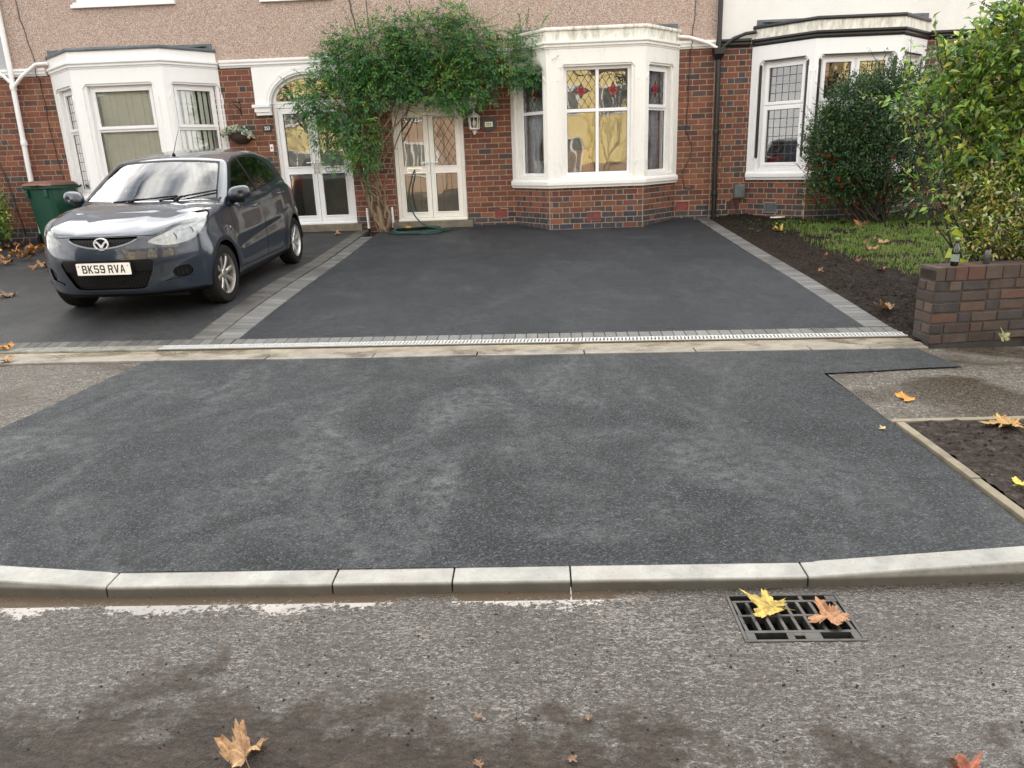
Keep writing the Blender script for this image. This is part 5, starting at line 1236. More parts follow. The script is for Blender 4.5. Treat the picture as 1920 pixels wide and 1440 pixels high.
    # inside
    for sx in (.37, -.37):
        mb = MB(); mb.box(sx-.24, sx+.24, 1.75, 2.25, .42, .60); mb.add([], []); mb.build('seat', M['seat'], root, bevel=.06)
        mb = MB(); mb.prism([(2.18, .55), (2.36, .55), (2.52, 1.10), (2.40, 1.12)], sx-.23, sx+.23, lambda p, h, r: (h, p, r)); mb.build('seat_back', M['seat'], root, bevel=.05)
        mb = MB(); mb.prism([(2.46, 1.15), (2.56, 1.15), (2.60, 1.33), (2.51, 1.33)], sx-.12, sx+.12, lambda p, h, r: (h, p, r)); mb.build('headrest', M['seat'], root, bevel=.03)
    mb = MB(); mb.box(-.62, .62, 2.95, 3.1, .45, 1.08); mb.build('rear_seat', M['seat'], root, bevel=.04)
    mb = MB(); mb.prism([(1.02, .6), (1.02, .965), (1.35, .965), (1.50, .90), (1.50, .6)], -.70, .70, lambda p, h, r: (h, p, r)); mb.build('dashboard', M['car_black'], root, bevel=.03)
    mb = MB(); Q = [(-.37+.18*cos(g), 1.62+.06*sin(g), .92+.17*sin(g)) for g in [2*pi*k/24 for k in range(25)]]; mb.tube(Q, .015, 6); mb.build('steering_wheel', M['car_black'], root, smooth=True)
M['ws'] = glass_mat('windscreen_glass', .62, 2.0, .002, 3)
CAR = thing('parked_car', 'dark blue grey hatchback parked nose to the street on the left drive', 'car', (0, 0, 0))
build_car(CAR)
sx_, sy_, sz_ = 1.075, .97, 1.085
CX, CYF = -4.335, 7.39
yf, yr = CYF+AX_F*sy_, CYF+AX_R*sy_
zf, zr = gz(CX+.4, yf), gz(CX+.4, yr)
tl = math.atan((zr-zf)/(yr-yf))
CAR.location = (CX, CYF, zf-(yf-CYF)*math.tan(tl)-.004); CAR.rotation_euler = (tl, 0, radians(-1.0)); CAR.scale = (sx_, sy_, sz_)
# ------------------------------------------------------------------ plants
def leaf_mat(name, gloss=.4, tr=.35):
    m = MT(name, rough=gloss); a = m.attr(); n_ = m.noise(30, 3, .6)
    c = m.mix(m.ramp(n_, [(.35, 0), (.7, .35)]), a, m.mix(1.0, a, (.55, .6, .4), 'MULTIPLY')); m.set('color', c); m.set('spec', .45)
    t = m.n('ShaderNodeBsdfTranslucent'); m.t.links.new(c, t.inputs[0]); mx_ = m.n('ShaderNodeMixShader'); mx_.inputs[0].default_value = tr
    m.t.links.new(m.b.outputs[0], mx_.inputs[1]); m.t.links.new(t.outputs[0], mx_.inputs[2]); m.t.links.new(mx_.outputs[0], m.out.inputs['Surface']); return m.m
M['leaf'] = leaf_mat('leaf_surface'); M['leaf_gloss'] = leaf_mat('glossy_leaf_surface', .25, .3)
def bark_mat(name, a, b):
    m = MT(name, rough=.85); m.set('color', m.ramp(m.noise(18, 6, .7, (1, 1, .25)), [(.3, a), (.7, b)])); m.set('normal', m.bump(m.noise(50, 5, .7, (1, 1, .2)), .7, .006)); return m.m
M['bark'] = bark_mat('climber_bark', (.09, .062, .038), (.27, .195, .12)); M['bark_dark'] = bark_mat('dark_twig_bark', (.03, .024, .018), (.10, .08, .06))
def rv(r, s=1): return Vector((r.gauss(0, 1), r.gauss(0, 1), r.gauss(0, 1))).normalized()*s
def leaflet(mb, p, d, up, l, w, fold=.25, droop=.15):
    d = d.normalized(); s_ = d.cross(up)
    if s_.length < 1e-3: s_ = d.cross(Vector((1, 0, 0)))
    s_.normalize(); n_ = s_.cross(d)
    m1 = p+d*l*.45; t = p+d*l-n_*l*droop
    mb.add([p, m1+s_*w/2+n_*w*fold, t, m1-s_*w/2+n_*w*fold, m1-n_*0], [(0, 4, 1), (4, 2, 1), (0, 3, 4), (4, 3, 2)])
def in_blob(r, b, shell=.55):
    while True:
        v = Vector((r.uniform(-1, 1), r.uniform(-1, 1), r.uniform(-1, 1))); l = v.length
        if l < 1 and r.random() < l**(1.5*shell)+.08: return Vector((b[0]+v.x*b[3], b[1]+v.y*b[4], b[2]+v.z*b[5])), v
def tint(r, pal, k=.25):
    c = r.choice(pal); g = r.uniform(1-k, 1+k); return tuple(x*g for x in c)
def wig(p, q, r, n_=7, amp=.05):
    p, q = Vector(p), Vector(q); o = [rv(r, amp) for _ in range(3)]; P = []
    for k in range(n_+1):
        u = k/n_; e = sin(pi*u); P.append(p.lerp(q, u)+o[0]*e+o[1]*sin(2*pi*u)*.6+o[2]*sin(3*pi*u)*.35)
    return P
# --- climber over the two doors
r = random.Random(5)
CL = thing('climbing_shrub', 'big leafy climber with twisted bare stems growing between the two front doors', 'climber', (-2.66, 13.1, gz(-2.66, 13.1)))
ofs = lambda o, root: setattr(o, 'matrix_parent_inverse', Matrix.Translation(-Vector(root.location)))
mb = MB(); base = Vector((-2.66, 13.08, .46))
ends = [(-3.25, 13.1, 2.45), (-3.0, 13.05, 2.35), (-2.8, 13.15, 2.6), (-2.6, 13.1, 2.75), (-2.45, 13.12, 2.7), (-2.3, 13.1, 2.55), (-2.15, 13.05, 2.6), (-2.0, 13.0, 2.68), (-2.7, 12.95, 2.6), (-2.35, 13.2, 2.8), (-3.1, 13.2, 2.1), (-2.5, 13.0, 2.45), (-2.1, 13.15, 2.75), (-2.9, 12.98, 2.5), (-2.55, 13.2, 2.6), (-1.9, 13.1, 2.7)]
for i, e in enumerate(ends):
    a = base+Vector((r.uniform(-.07, .07), r.uniform(-.06, .06), 0)); m1 = Vector((-2.74+r.uniform(-.13, .10), 13.1+r.uniform(-.08, .08), .95+r.uniform(-.1, .12))); m2 = Vector((-2.80+r.uniform(-.15, .12), 13.1+r.uniform(-.08, .08), 1.45+r.uniform(-.12, .15)))
    if i % 4 == 1: m1 += Vector((-.14, 0, 0)); m2 += Vector((-.10, 0, -.1))
    if i % 5 == 2: m1 += Vector((.20, 0, -.15)); m2 += Vector((.10, 0, -.2))
    P = wig(a, m1, r, 6, .045)+wig(m1, m2, r, 6, .05)[1:]+wig(m2, e, r, 8, .08)[1:]
    r0 = r.uniform(.014, .026); mb.tube(P, [r0*(1-.55*k/len(P)) for k in range(len(P))], 7)
mb.tube([base+Vector((0, 0, -.05)), base+Vector((-.01, 0, .07)), base+Vector((-.03, .01, .25)), base+Vector((-.06, .01, .45))], [.085, .062, .05, .032], 10)
mb.tube([base+Vector((.03, 0, -.05)), base+Vector((.10, -.01, .10)), base+Vector((.14, 0, .30)), base+Vector((.05, .02, .52))], [.05, .034, .028, .022], 8)
for k in range(70):
    e = Vector(r.choice(ends)); q = e+Vector((r.uniform(-.9, 1.0), r.uniform(-.25, .15), r.uniform(-.35, .6))); P = wig(e, q, r, 6, .06); mb.tube(P, [.008-.004*j/6 for j in range(7)], 5)
ofs(mb.build('stems', M['bark'], CL, smooth=True), CL)
BL = [(-3.28, 12.98, 2.62, .58, .26, .50, 21), (-2.96, 12.98, 2.12, .38, .24, .42, 11), (-2.90, 12.98, 1.72, .26, .20, .28, 6), (-3.78, 13.0, 2.66, .22, .18, .22, 4), (-3.55, 13.0, 2.2, .22, .18, .4, 4), (-3.3, 13.0, 1.8, .18, .15, .2, 1.5),
      (-2.55, 12.98, 3.32, .72, .28, .44, 34), (-3.1, 13.0, 3.14, .50, .26, .34, 18), (-1.66, 12.98, 3.46, .68, .28, .38, 30), (-1.02, 12.98, 3.36, .5, .28, .42, 22), (-.45, 12.98, 3.12, .46, .30, .32, 15), (-.08, 12.9, 2.9, .30, .25, .22, 7), (-.12, 12.95, 3.42, .36, .22, .18, 4),
      (-1.25, 13.0, 3.85, .24, .16, .18, 4), (-1.6, 12.98, 2.80, .58, .26, .30, 20), (-.98, 12.98, 2.72, .34, .24, .30, 10), (-2.15, 12.98, 3.0, .50, .26, .42, 18), (-2.7, 12.95, 2.75, .40, .24, .3, 10), (-1.3, 13.0, 2.5, .22, .2, .16, 4), (-2.95, 13.02, 3.55, .4, .16, .2, 3), (-2.1, 13.0, 3.78, .5, .16, .14, 4)]
PG = [(0.060, 0.188, 0.060), (0.078, 0.227, 0.078), (0.104, 0.273, 0.073), (0.054, 0.151, 0.067), (0.182, 0.317, 0.054), (0.122, 0.287, 0.091), (0.258, 0.363, 0.048)]
mb = MB(); tot = sum(b[6] for b in BL); NS = 5500
for b in BL:
    for _ in range(int(NS*b[6]/tot)):
        p, v = in_blob(r, b); c_ = tint(r, PG[4:7] if (mnoise.noise(p*2.2) > .28 and r.random() < .75) else PG[:6], .3); mb.col = c_
        d = (Vector((v.x, v.y*1.0-.35, v.z*.7-.35))+rv(r, .6)).normalized(); up = (Vector((0, -.5, 1))+rv(r, .5)).normalized(); l = r.uniform(.08, .15)
        sd_ = d.cross(up).normalized(); k = r.choice((2, 3, 3))
        for j in range(k):
            q = p+d*l*(.25+.6*j/k); ll = r.uniform(.048, .078)*(1-.1*j)
            for sg in (1, -1): leaflet(mb, q, d*.75+sd_*sg*.75+rv(r, .18), up, ll, ll*.34)
        leaflet(mb, p+d*l, d, up, r.uniform(.055, .085), .021)
for _ in range(150):      # loose shoots breaking the outline
    b = r.choice(BL[:17]); v = rv(r); v.y = -abs(v.y)*.5; v.normalize(); p = Vector((b[0]+v.x*b[3]*.95, b[1]+v.y*b[4], b[2]+v.z*b[5]*.95)); d = (v+Vector((0, -.1, r.uniform(-.5, .7)))).normalized(); l = r.uniform(.14, .34)
    P = [p, p+d*l*.5+Vector((0, 0, .01)), p+d*l-Vector((0, 0, .03))]; mb.col = (.06, .06, .03); mb.tube(P, [.003, .002, .001], 4, cap=False); c_ = tint(r, PG, .3)
    for k in range(9):
        u = .15+.85*k/8; q = P[0].lerp(P[2], u)+Vector((0, 0, .012*sin(pi*u))); mb.col = tuple(x*r.uniform(.8, 1.2) for x in c_)
        sd_ = d.cross(Vector((0, -.4, 1))).normalized(); ll = r.uniform(.05, .08); leaflet(mb, q, d*.7+sd_*(1 if k % 2 else -1)*.8+rv(r, .25), (Vector((0, -.5, 1))+rv(r, .3)).normalized(), ll, ll*.32)
ofs(mb.build('foliage', M['leaf'], CL, recalc=False), CL)
# --- red berried evergreen against the white bay
def twigs(mb, base, blobs, n_, r, rad=.012):
    for _ in range(n_):
        b = r.choice(blobs); q = in_blob(r, b)[0]; m_ = Vector(base)+Vector((r.uniform(-.25, .25), r.uniform(-.15, .15), 0)); P = wig(m_, q, r, 8, .10); mb.tube(P, [rad*(1-.75*k/8) for k in range(9)], 5)
def bush(name, label, cat, base, blobs, n_, pal, lsize, wr, twn, mat, seed, droop=.3, clump=5, berries=0, rad=.012, spread=.055, extra=None, shoots=0):
    r = random.Random(seed); root = thing(name, label, cat, base)
    mb = MB(); twigs(mb, base, blobs, twn, r, rad); ofs(mb.build('stems', M['bark_dark'], root, smooth=True), root)
    mb = MB(); tot = sum(b[6] for b in blobs)
    for b in blobs:
        for _ in range(int(n_*b[6]/tot)):
            p, v = in_blob(r, b, .8); d = (v+Vector((0, -.2, .25))+rv(r, .55)).normalized(); c0 = tint(r, pal, .3)
            for j in range(clump):
                mb.col = tuple(x*r.uniform(.8, 1.25) for x in c0); l = r.uniform(lsize[0]*.65, lsize[1]*1.12); q = p+d*spread*j*.5+rv(r, spread*.45)
                leaflet(mb, q, d*.6+rv(r, .8), (Vector((0, -.4, 1))+rv(r, .6)).normalized(), l, l*wr, .18, droop*.5)
    if extra: extra(mb, r)
    for _ in range(shoots):      # long shoots that break the outline
        b = r.choice(blobs); v = rv(r); v.z = abs(v.z)*.9; v.normalize(); p = Vector((b[0]+v.x*b[3]*.9, b[1]+v.y*b[4]*.9, b[2]+v.z*b[5]*.9)); d = (v+Vector((0, 0, .5))+rv(r, .3)).normalized(); l = r.uniform(.15, .42)
        mb.col = (.07, .055, .035); mb.tube([p-d*.1, p+d*l*.5, p+d*l+rv(r, .03)], [.004, .003, .0015], 4, cap=False); c0 = tint(r, pal, .3)
        for k in range(int(l/.028)):
            q = p+d*l*(k+1)/(l/.028); mb.col = tuple(x*r.uniform(.8, 1.25) for x in c0); ll = r.uniform(lsize[0]*.7, lsize[1]); leaflet(mb, q, d*.6+rv(r, .7), (Vector((0, -.4, 1))+rv(r, .5)).normalized(), ll, ll*wr, .18, .1)
    ofs(mb.build('foliage', mat, root, recalc=False), root)
    if berries:
        mb = MB()
        for _ in range(berries):
            b = r.choice(blobs); p, v = in_blob(r, b, 1.4)
            if p.z > 1.9 or p.y > b[1]+.1: continue
            for j in range(11):
                q = p+rv(r, .04)*r.random(); s_ = r.uniform(.009, .014)
                mb.add([q+Vector(o)*s_ for o in ((1, 0, 0), (-1, 0, 0), (0, 1, 0), (0, -1, 0), (0, 0, 1), (0, 0, -1))], [(0, 2, 4), (2, 1, 4), (1, 3, 4), (3, 0, 4), (2, 0, 5), (1, 2, 5), (3, 1, 5), (0, 3, 5)])
        ofs(tag(mb.build('berries', simple('red_berry', (.34, .018, .010), .35), root, smooth=True), kind='stuff'), root)
    return root
PD = [(0.031, 0.078, 0.028), (0.043, 0.101, 0.031), (0.059, 0.121, 0.036), (0.078, 0.137, 0.036), (0.028, 0.067, 0.031)]
bush('berry_shrub', 'dark green evergreen shrub dotted with red berries in front of the white bay', 'shrub', (5.25, 12.15, .42),
     [(5.15, 12.0, 2.05, .72, .5, .48, 26), (4.62, 12.0, 1.62, .48, .42, .52, 18), (5.75, 12.05, 1.9, .55, .5, .62, 18), (5.2, 11.9, 1.5, .75, .45, .45, 22), (4.7, 11.95, 1.18, .45, .35, .28, 9), (5.6, 12.0, 1.25, .6, .45, .4, 14), (5.15, 12.1, .95, .5, .4, .25, 6), (5.25, 12.0, 2.55, .24, .2, .22, 3), (5.6, 12.0, 2.35, .45, .4, .32, 10), (4.45, 12.0, 1.75, .34, .3, .46, 8), (4.75, 12.0, 2.1, .45, .36, .40, 11), (5.0, 12.0, 2.35, .5, .36, .30, 9), (4.5, 12.0, 1.0, .35, .3, .3, 6), (4.28, 12.0, 1.45, .14, .15, .35, 2), (6.2, 12.1, 1.6, .5, .5, .7, 12), (5.9, 12.0, .85, .6, .4, .35, 8)],
     10000, PD, (.030, .052), .52, 40, M['leaf_gloss'], 21, berries=230, shoots=110, rad=.016)
# --- tall yellow green hedge bush over the brick wall
PY = [(0.131, 0.237, 0.035), (0.176, 0.290, 0.046), (0.255, 0.351, 0.053), (0.096, 0.185, 0.039), (0.351, 0.404, 0.079), (0.060, 0.126, 0.031)]
bush('hedge_bush', 'tall loose yellow green hedge bush overhanging the brick garden wall', 'hedge', (4.35, 7.1, .15),
     [(4.02, 6.95, 2.28, .36, .34, .34, 14), (3.84, 6.95, 2.06, .32, .32, .28, 9), (3.50, 6.95, 1.90, .22, .22, .18, 3), (4.10, 6.95, 1.66, .42, .36, .40, 18), (3.78, 6.95, 1.58, .26, .26, .22, 4.5), (4.55, 7.0, 2.3, .5, .45, .55, 22), (4.7, 7.05, 1.5, .5, .45, .6, 20), (5.4, 7.1, 1.9, .6, .5, .9, 24), (3.55, 6.9, 1.25, .2, .2, .22, 1.6), (4.15, 7.0, 2.62, .25, .22, .2, 4), (3.22, 6.95, 1.95, .12, .12, .12, 1), (3.55, 6.95, 2.2, .18, .16, .14, 2), (4.15, 7.05, 1.2, .35, .3, .25, 7), (4.6, 7.1, .9, .4, .3, .35, 7)],
     3600, PY, (.055, .088), .48, 70, M['leaf_gloss'], 33, rad=.013, clump=5, spread=.07, shoots=70)
# --- variegated shrub and the broad bright leaves beside the bottle
def big_leaves(mb, r):
    for (x, y, z, dx, dz, l) in ((3.62, 6.55, .88, -.12, .02, .15), (3.58, 6.5, .74, -.14, -.03, .16), (3.55, 6.62, .98, -.10, .05, .12), (3.66, 6.5, .66, -.1, -.02, .12)):
        mb.col = (.30, .36, .035); leaflet(mb, Vector((x, y, z)), Vector((dx, -.06, dz)), Vector((0, -.7, .7)), l, l*.75, .08, .1)
bush('variegated_shrub', 'small golden variegated shrub behind the brick wall, above the bottles', 'shrub', (3.98, 6.75, .1),
     [(3.92, 6.62, .98, .22, .20, .22, 10), (4.12, 6.66, .92, .28, .22, .28, 12), (3.78, 6.6, .86, .14, .16, .18, 4), (4.35, 6.7, .85, .25, .22, .25, 7), (3.80, 6.62, 1.30, .12, .12, .10, 3), (3.72, 6.7, 1.18, .16, .14, .18, 2)],
     1500, [(.34, .32, .05), (.22, .25, .04), (.12, .18, .03), (.42, .40, .12), (.07, .12, .025), (.45, .46, .30)], (.032, .052), .48, 24, M['leaf_gloss'], 44, rad=.010, spread=.04, extra=big_leaves)
bush('yellow_shrub', 'yellow green shrub at the left edge beside the far left wall', 'shrub', (-9.35, 12.7, .44), [(-9.35, 12.65, 1.15, .32, .3, .34, 10), (-9.22, 12.6, .85, .25, .25, .22, 5), (-9.7, 12.7, 1.2, .4, .3, .5, 8)], 900, PY, (.04, .07), .5, 22, M['leaf'], 51, rad=.009)
# --- grass of the front garden, and weeds along the soil edge
M['grass'] = leaf_mat('grass_blade', .5, .4)
mb = MB(); r = random.Random(9); n_ = 0
while n_ < 21000:
    x, y = r.uniform(3.3, 7.2), r.uniform(8.3, 12.4); e = (x-3.55-.55*max(0, (12-y))*.18+.35*mnoise.noise((x*1.1, y*1.1, 3)))
    if e < 0 or r.random() > min(1, e*1.8)*(.42+.95*mnoise.noise((x*2.1, y*2.1, 8))+.3*mnoise.noise((x*7, y*7, 4))) or y < 8.6+.5*mnoise.noise((x*1.5, 0, 2)): continue
    n_ += 1; z = gz(x, y)+lumps(x, y)-.005; a = r.uniform(0, 2*pi); l = r.uniform(.03, .085); d = Vector((cos(a), sin(a), 0)); s_ = Vector((-sin(a), cos(a), 0))*.005; p = Vector((x, y, z))
    mb.col = tint(r, [(.115, .235, .030), (.16, .27, .040), (.085, .175, .028), (.21, .26, .06), (.26, .24, .10)], .3); k = r.uniform(.2, .8)
    mb.add([p-s_, p+s_, p+d*l*k*.4+Vector((0, 0, l*.6))+s_*.7, p+d*l*k*.4+Vector((0, 0, l*.6))-s_*.7, p+d*l*k+Vector((0, 0, l*.85))], [(0, 1, 2, 3), (3, 2, 4)])
tag(mb.build('grass', M['grass'], recalc=False), 'patchy short lawn grass in the right front garden', 'grass', kind='stuff')
mb = MB()
for k in range(1500):
    x = r.uniform(3.2, 4.2); y = r.uniform(11.4, 12.5) if k % 3 else r.uniform(11.8, 12.8); p = Vector((x+r.uniform(0, 1.5)*(k % 2), y, gz(x, y)+lumps(x, y)))
    if mnoise.noise(p*2.1) < .05: continue
    mb.col = tint(r, PD+[(.05, .10, .02)], .3); leaflet(mb, p, rv(r)+Vector((0, -.3, .8)), Vector((0, 0, 1)), r.uniform(.03, .06), .025)
tag(mb.build('ground_cover', M['leaf'], recalc=False), 'low weeds and ivy leaves along the soil by the white house', 'weeds', kind='stuff')
# loose crumbs of soil
mb = MB()
for k in range(5200):
    q_ = r.random()
    if q_ < .6: x, y = r.uniform(3.15, 3.9), r.uniform(6.4, 12.5); z = gz(x, y)+lumps(x, y)
    elif q_ < .8: x, y = r.uniform(2.2, 4.2), r.uniform(2.9, 4.2); z = gz(x, y)+lumps2(x, y)
    else:
        x, y = r.uniform(-1.6, 1.8), r.uniform(1.35, 2.45); z = 0
        if r.random() < .55: continue
    s_ = r.uniform(.003, .014)*(1 if q_ < .8 else .45); c_ = Vector((x, y, z+s_*.3)); P = [c_+Vector((a*r.uniform(.5, 1.3), b*r.uniform(.5, 1.3), d*r.uniform(.4, 1)))*s_ for a, b, d in ((1, 0, 0), (-1, 0, 0), (0, 1, 0), (0, -1, 0), (0, 0, 1), (0, 0, -1))]
    mb.add(P, [(0, 2, 4), (2, 1, 4), (1, 3, 4), (3, 0, 4), (2, 0, 5), (1, 2, 5), (3, 1, 5), (0, 3, 5)])
tag(mb.build('soil_crumbs', M['mud']), 'loose crumbs of soil scattered over the beds and the wet road', 'soil', kind='stuff')
# ------------------------------------------------------------------ garden wall, bin, bottles, fallen leaves
GW = [(.064, .043, .036), (.080, .052, .040), (.050, .042, .042), (.092, .056, .040), (.070, .050, .040), (.092, .066, .050), (.105, .052, .036)]
M['soot'] = simple('sooty_mortar', (.055, .048, .042), .95, .3, 14, .4)
t = thing('garden_wall', 'low dark sooty brick garden wall at the end of the footway', 'garden wall', (3.2, 6.16, 0))
gf = plane_frame(3.24, 6.165, 1, .13); gl = 6.0; ge = plane_frame(3.24-.03, 6.165+.225, .03, -.225)
mb = MB(); r = random.Random(3)
mb.cur = 1; mb.prism(rect(0.004, gl, -.1, .635), .006, .22, gf)
mb.cur = 0
def gbrick(fr, a, b, z0, z1, top=False, dep=.03):
    c_ = r.choice(GW); g = r.uniform(.75, 1.25); mb.col = tuple(x*g for x in c_); j = .0045; o = r.uniform(-.003, .004); e = .006
    P = [(a+j, dep, z0+j), (b-j, dep, z0+j), (b-j, dep, z1-j), (a+j, dep, z1-j), (a+j+e, -.003+o, z0+j+e), (b-j-e, -.003+o, z0+j+e), (b-j-e, -.003+o, z1-j-e), (a+j+e, -.003+o, z1-j-e)]
    mb.add([fr(*p) for p in P], [(4, 5, 6, 7), (0, 1, 5, 4), (1, 2, 6, 5), (2, 3, 7, 6), (3, 0, 4, 7)])
for row in range(6):
    z0 = .012+row*.0885; x = -.115*(row % 2); k = 0
    while x < gl:
        wd = .232 if (k+row) % 3 else .115; k += 1
        if x+wd > .01: gbrick(gf, max(0, x), x+wd, z0, z0+.0885)
        x += wd
    x = 0
    for wd in ((.115, .112) if row % 2 else (.227,)): gbrick(ge, x, x+wd, z0, z0+.0885); x += wd
z0 = .012+6*.0885; x = 0
while x < gl:        # brick on edge coping, full depth
    wd = r.choice((.075, .08, .115, .15, .078)); c_ = r.choice(GW); g = r.uniform(.8, 1.3); mb.col = tuple(q*g for q in c_)
    o = r.uniform(-.004, .004); mb.box(x+.004, x+wd-.004, -.004+o, .232, z0+.004, z0+.112+r.uniform(-.003, .003), gf); x += wd
ofs(mb.build('brickwork', [M['brick'], M['soot']], t, bevel=.003), t)
# wheelie bin
t = thing('wheelie_bin', 'dark green wheelie bin with a brown lid beside the left house', 'bin', (-8.30, 12.98, gz(-8.3, 12.98)), radians(-14))
M['bin'] = simple('green_bin_plastic', (.006, .058, .036), .42, .25, 6); M['lid'] = simple('faded_brown_plastic', (.17, .085, .062), .55, .2, 5)
def frus(mb, b0, b1, z0, z1):
    P = [(x, y, z0) for x, y in b0]+[(x, y, z1) for x, y in b1]; n_ = len(b0); mb.add(P, [tuple(range(n_-1, -1, -1)), tuple(range(n_, 2*n_))]+[(i, (i+1) % n_, n_+(i+1) % n_, n_+i) for i in range(n_)])
def rr2(x0, x1, y0, y1, c_): return [(x0+c_, y0), (x1-c_, y0), (x1, y0+c_), (x1, y1-c_), (x1-c_, y1), (x0+c_, y1), (x0, y1-c_), (x0, y0+c_)]
mb = MB(); frus(mb, rr2(-.24, .24, -.20, .22, .05), rr2(-.28, .28, -.30, .30, .05), .03, .96); frus(mb, rr2(-.31, .31, -.33, .33, .05), rr2(-.315, .315, -.335, .335, .05), .93, .99)
for sx in (-.2, .2): mb.box(sx-.03, sx+.03, -.335, -.30, .80, .93)
mb.build('bin_body', M['bin'], t, bevel=.02)
mb = MB(); frus(mb, rr2(-.32, .32, -.36, .33, .06), rr2(-.30, .30, -.33, .31, .08), .992, 1.035); frus(mb, rr2(-.30, .30, -.33, .31, .08), rr2(-.22, .22, -.22, .22, .06), 1.035, 1.07); mb.box(-.12, .12, -.40, -.35, .99, 1.015)
mb.build('lid', M['lid'], t, bevel=.012)
for sx in (-1, 1):
    mb = MB(); mb.lathe([(.06, -.025*sx), (.10, -.025*sx), (.10, .025*sx), (.06, .025*sx), (.02, .02*sx)], 24, (sx*.27, -.12 if sx < 0 else .22, .10), 'x'); mb.build('wheel', M['tyre'], t, auto=40)
mb = MB(); mb.tube([(-.24, .36, .95), (-.24, .41, .97), (.24, .41, .97), (.24, .36, .95)], .016, 8); mb.build('handle', M['bin'], t, smooth=True)
# bottles on the wall
def wall_top(a): return gf(a, .10, z0+.112)
M['bottle'] = glass_mat('green_bottle_glass', .1, 1.6, .001); M['bottle'].node_tree.nodes['Transparent BSDF'].inputs[0].default_value = (.05, .32, .06, 1)
p = wall_top(.20); t = thing('bottle', 'green glass beer bottle with a pale label standing on the brick wall', 'bottle', (p[0], p[1]-.02, p[2]+.002))
mb = MB(); mb.lathe([(.026, 0), (.030, .005), (.030, .12), (.026, .145), (.014, .175), (.0125, .21), (.014, .212), (.014, .225), (.011, .226)], 20); mb.build('bottle_glass', M['bottle'], t, smooth=True)
mb = MB(); mb.lathe([(.0305, .035), (.0305, .095)], 20, cap=False); mb.build('paper_label', simple('pale_paper', (.20, .25, .21), .6), t, smooth=True)
mb = MB(); mb.lathe([(.0152, .20), (.0152, .229), (.0, .2295)], 16); mb.build('foil_cap', simple('pale_green_foil', (.22, .34, .10), .4, metal=.3), t, smooth=True)
p = wall_top(.48); t = thing('bottle', 'small dark metal bottle standing on the brick wall beside the golden shrub', 'bottle', (p[0], p[1]-.02, p[2]+.002))
M['can'] = simple('dark_brushed_metal', (.10, .095, .10), .35, .2, metal=.7)
mb = MB(); mb.lathe([(.024, 0), (.026, .004), (.026, .085), (.021, .10), (.013, .112), (.013, .118)], 18); mb.build('bottle_body', M['can'], t, smooth=True)
mb = MB(); mb.lathe([(.016, .118), (.016, .146), (.009, .150), (.009, .160), (.0, .161)], 16); mb.build('cap', M['car_black'], t, auto=40)
# white stub pipes at the climber foot
for x, lab in ((-2.96, 'short white waste pipe stub on the left of the climber foot'), (-2.52, 'short white waste pipe stub on the right of the climber foot')):
    mb = MB(); mb.tube([(x, YF-.07, .50), (x-.005, YF-.07, .86)], .021, 12); o = mb.build('pipe_stub', M['upvc'], auto=40); tag(o, lab, 'pipe', 'pipe stubs by the climber')
    mb = MB(); mb.tube([(x, YF-.07, .44), (x, YF-.07, .51)], .028, 12); mb.build('socket', M['car_black'], o, auto=40)
mb = MB(); mb.lathe([(.0, .0), (.10, .0), (.11, .012), (.10, .02), (.0, .022)], 20); o = mb.build('dish', M['cream'], smooth=True); o.location = (4.02, 12.86, gz(4.02, 12.86)+.03); o.scale = (1.2, .6, 1); tag(o, 'pale flat dish on the soil at the foot of the white house', 'dish')
# flower basket and its bracket
t = thing('hanging_basket', 'hanging basket of white and turquoise artificial flowers beside the left bay', 'flower basket', (-5.03, YF-.02, 2.1))
mb = MB(); mb.lathe([(.02, -.10), (.10, -.085), (.19, -.02), (.235, .06)], 18); mb.v = [(x*1.0, -abs(y)*.75 if y < 0 else y*.05, z) for x, y, z in mb.v]; mb.build('basket', simple('dark_wicker', (.05, .028, .02), .8, .3, 40, .6, 120), t, smooth=True)
mb = MB(); r = random.Random(77)
for k in range(330):
    a = r.uniform(0, 2*pi); x = .29*cos(a)*sqrt(r.random())*1.0; p = Vector((x, -.10-.11*r.random(), .10+.09*r.random()-1.0*x*x-.07*(x > .1)*r.random()))
    mb.col = r.choice([(.74, .70, .56), (.74, .72, .64), (.70, .62, .40), (.02, .28, .24), (.03, .36, .32), (.03, .17, .12), (.78, .76, .70), (.72, .55, .50)])
    for j in range(4): leaflet(mb, p, rv(r)+Vector((0, -.6, .2)), Vector((0, -1, .3)), r.uniform(.022, .042), .024)
mb.build('flowers', M['leaf'], t, recalc=False)
mb = MB(); mb.tube([(.04, .01, .36), (.04, .01, .60)], .009, 6); mb.tube([(.04, .0, .57), (-.06, -.05, .59), (-.10, -.10, .55), (-.08, -.12, .50)], .008, 6); mb.tube([(.04, 0, .45), (-.02, -.05, .52), (-.06, -.06, .585)], .008, 6); mb.tube([(-.08, -.12, .50), (-.02, -.10, .15)], .003, 4); mb.build('bracket', M['black'], t, smooth=True)
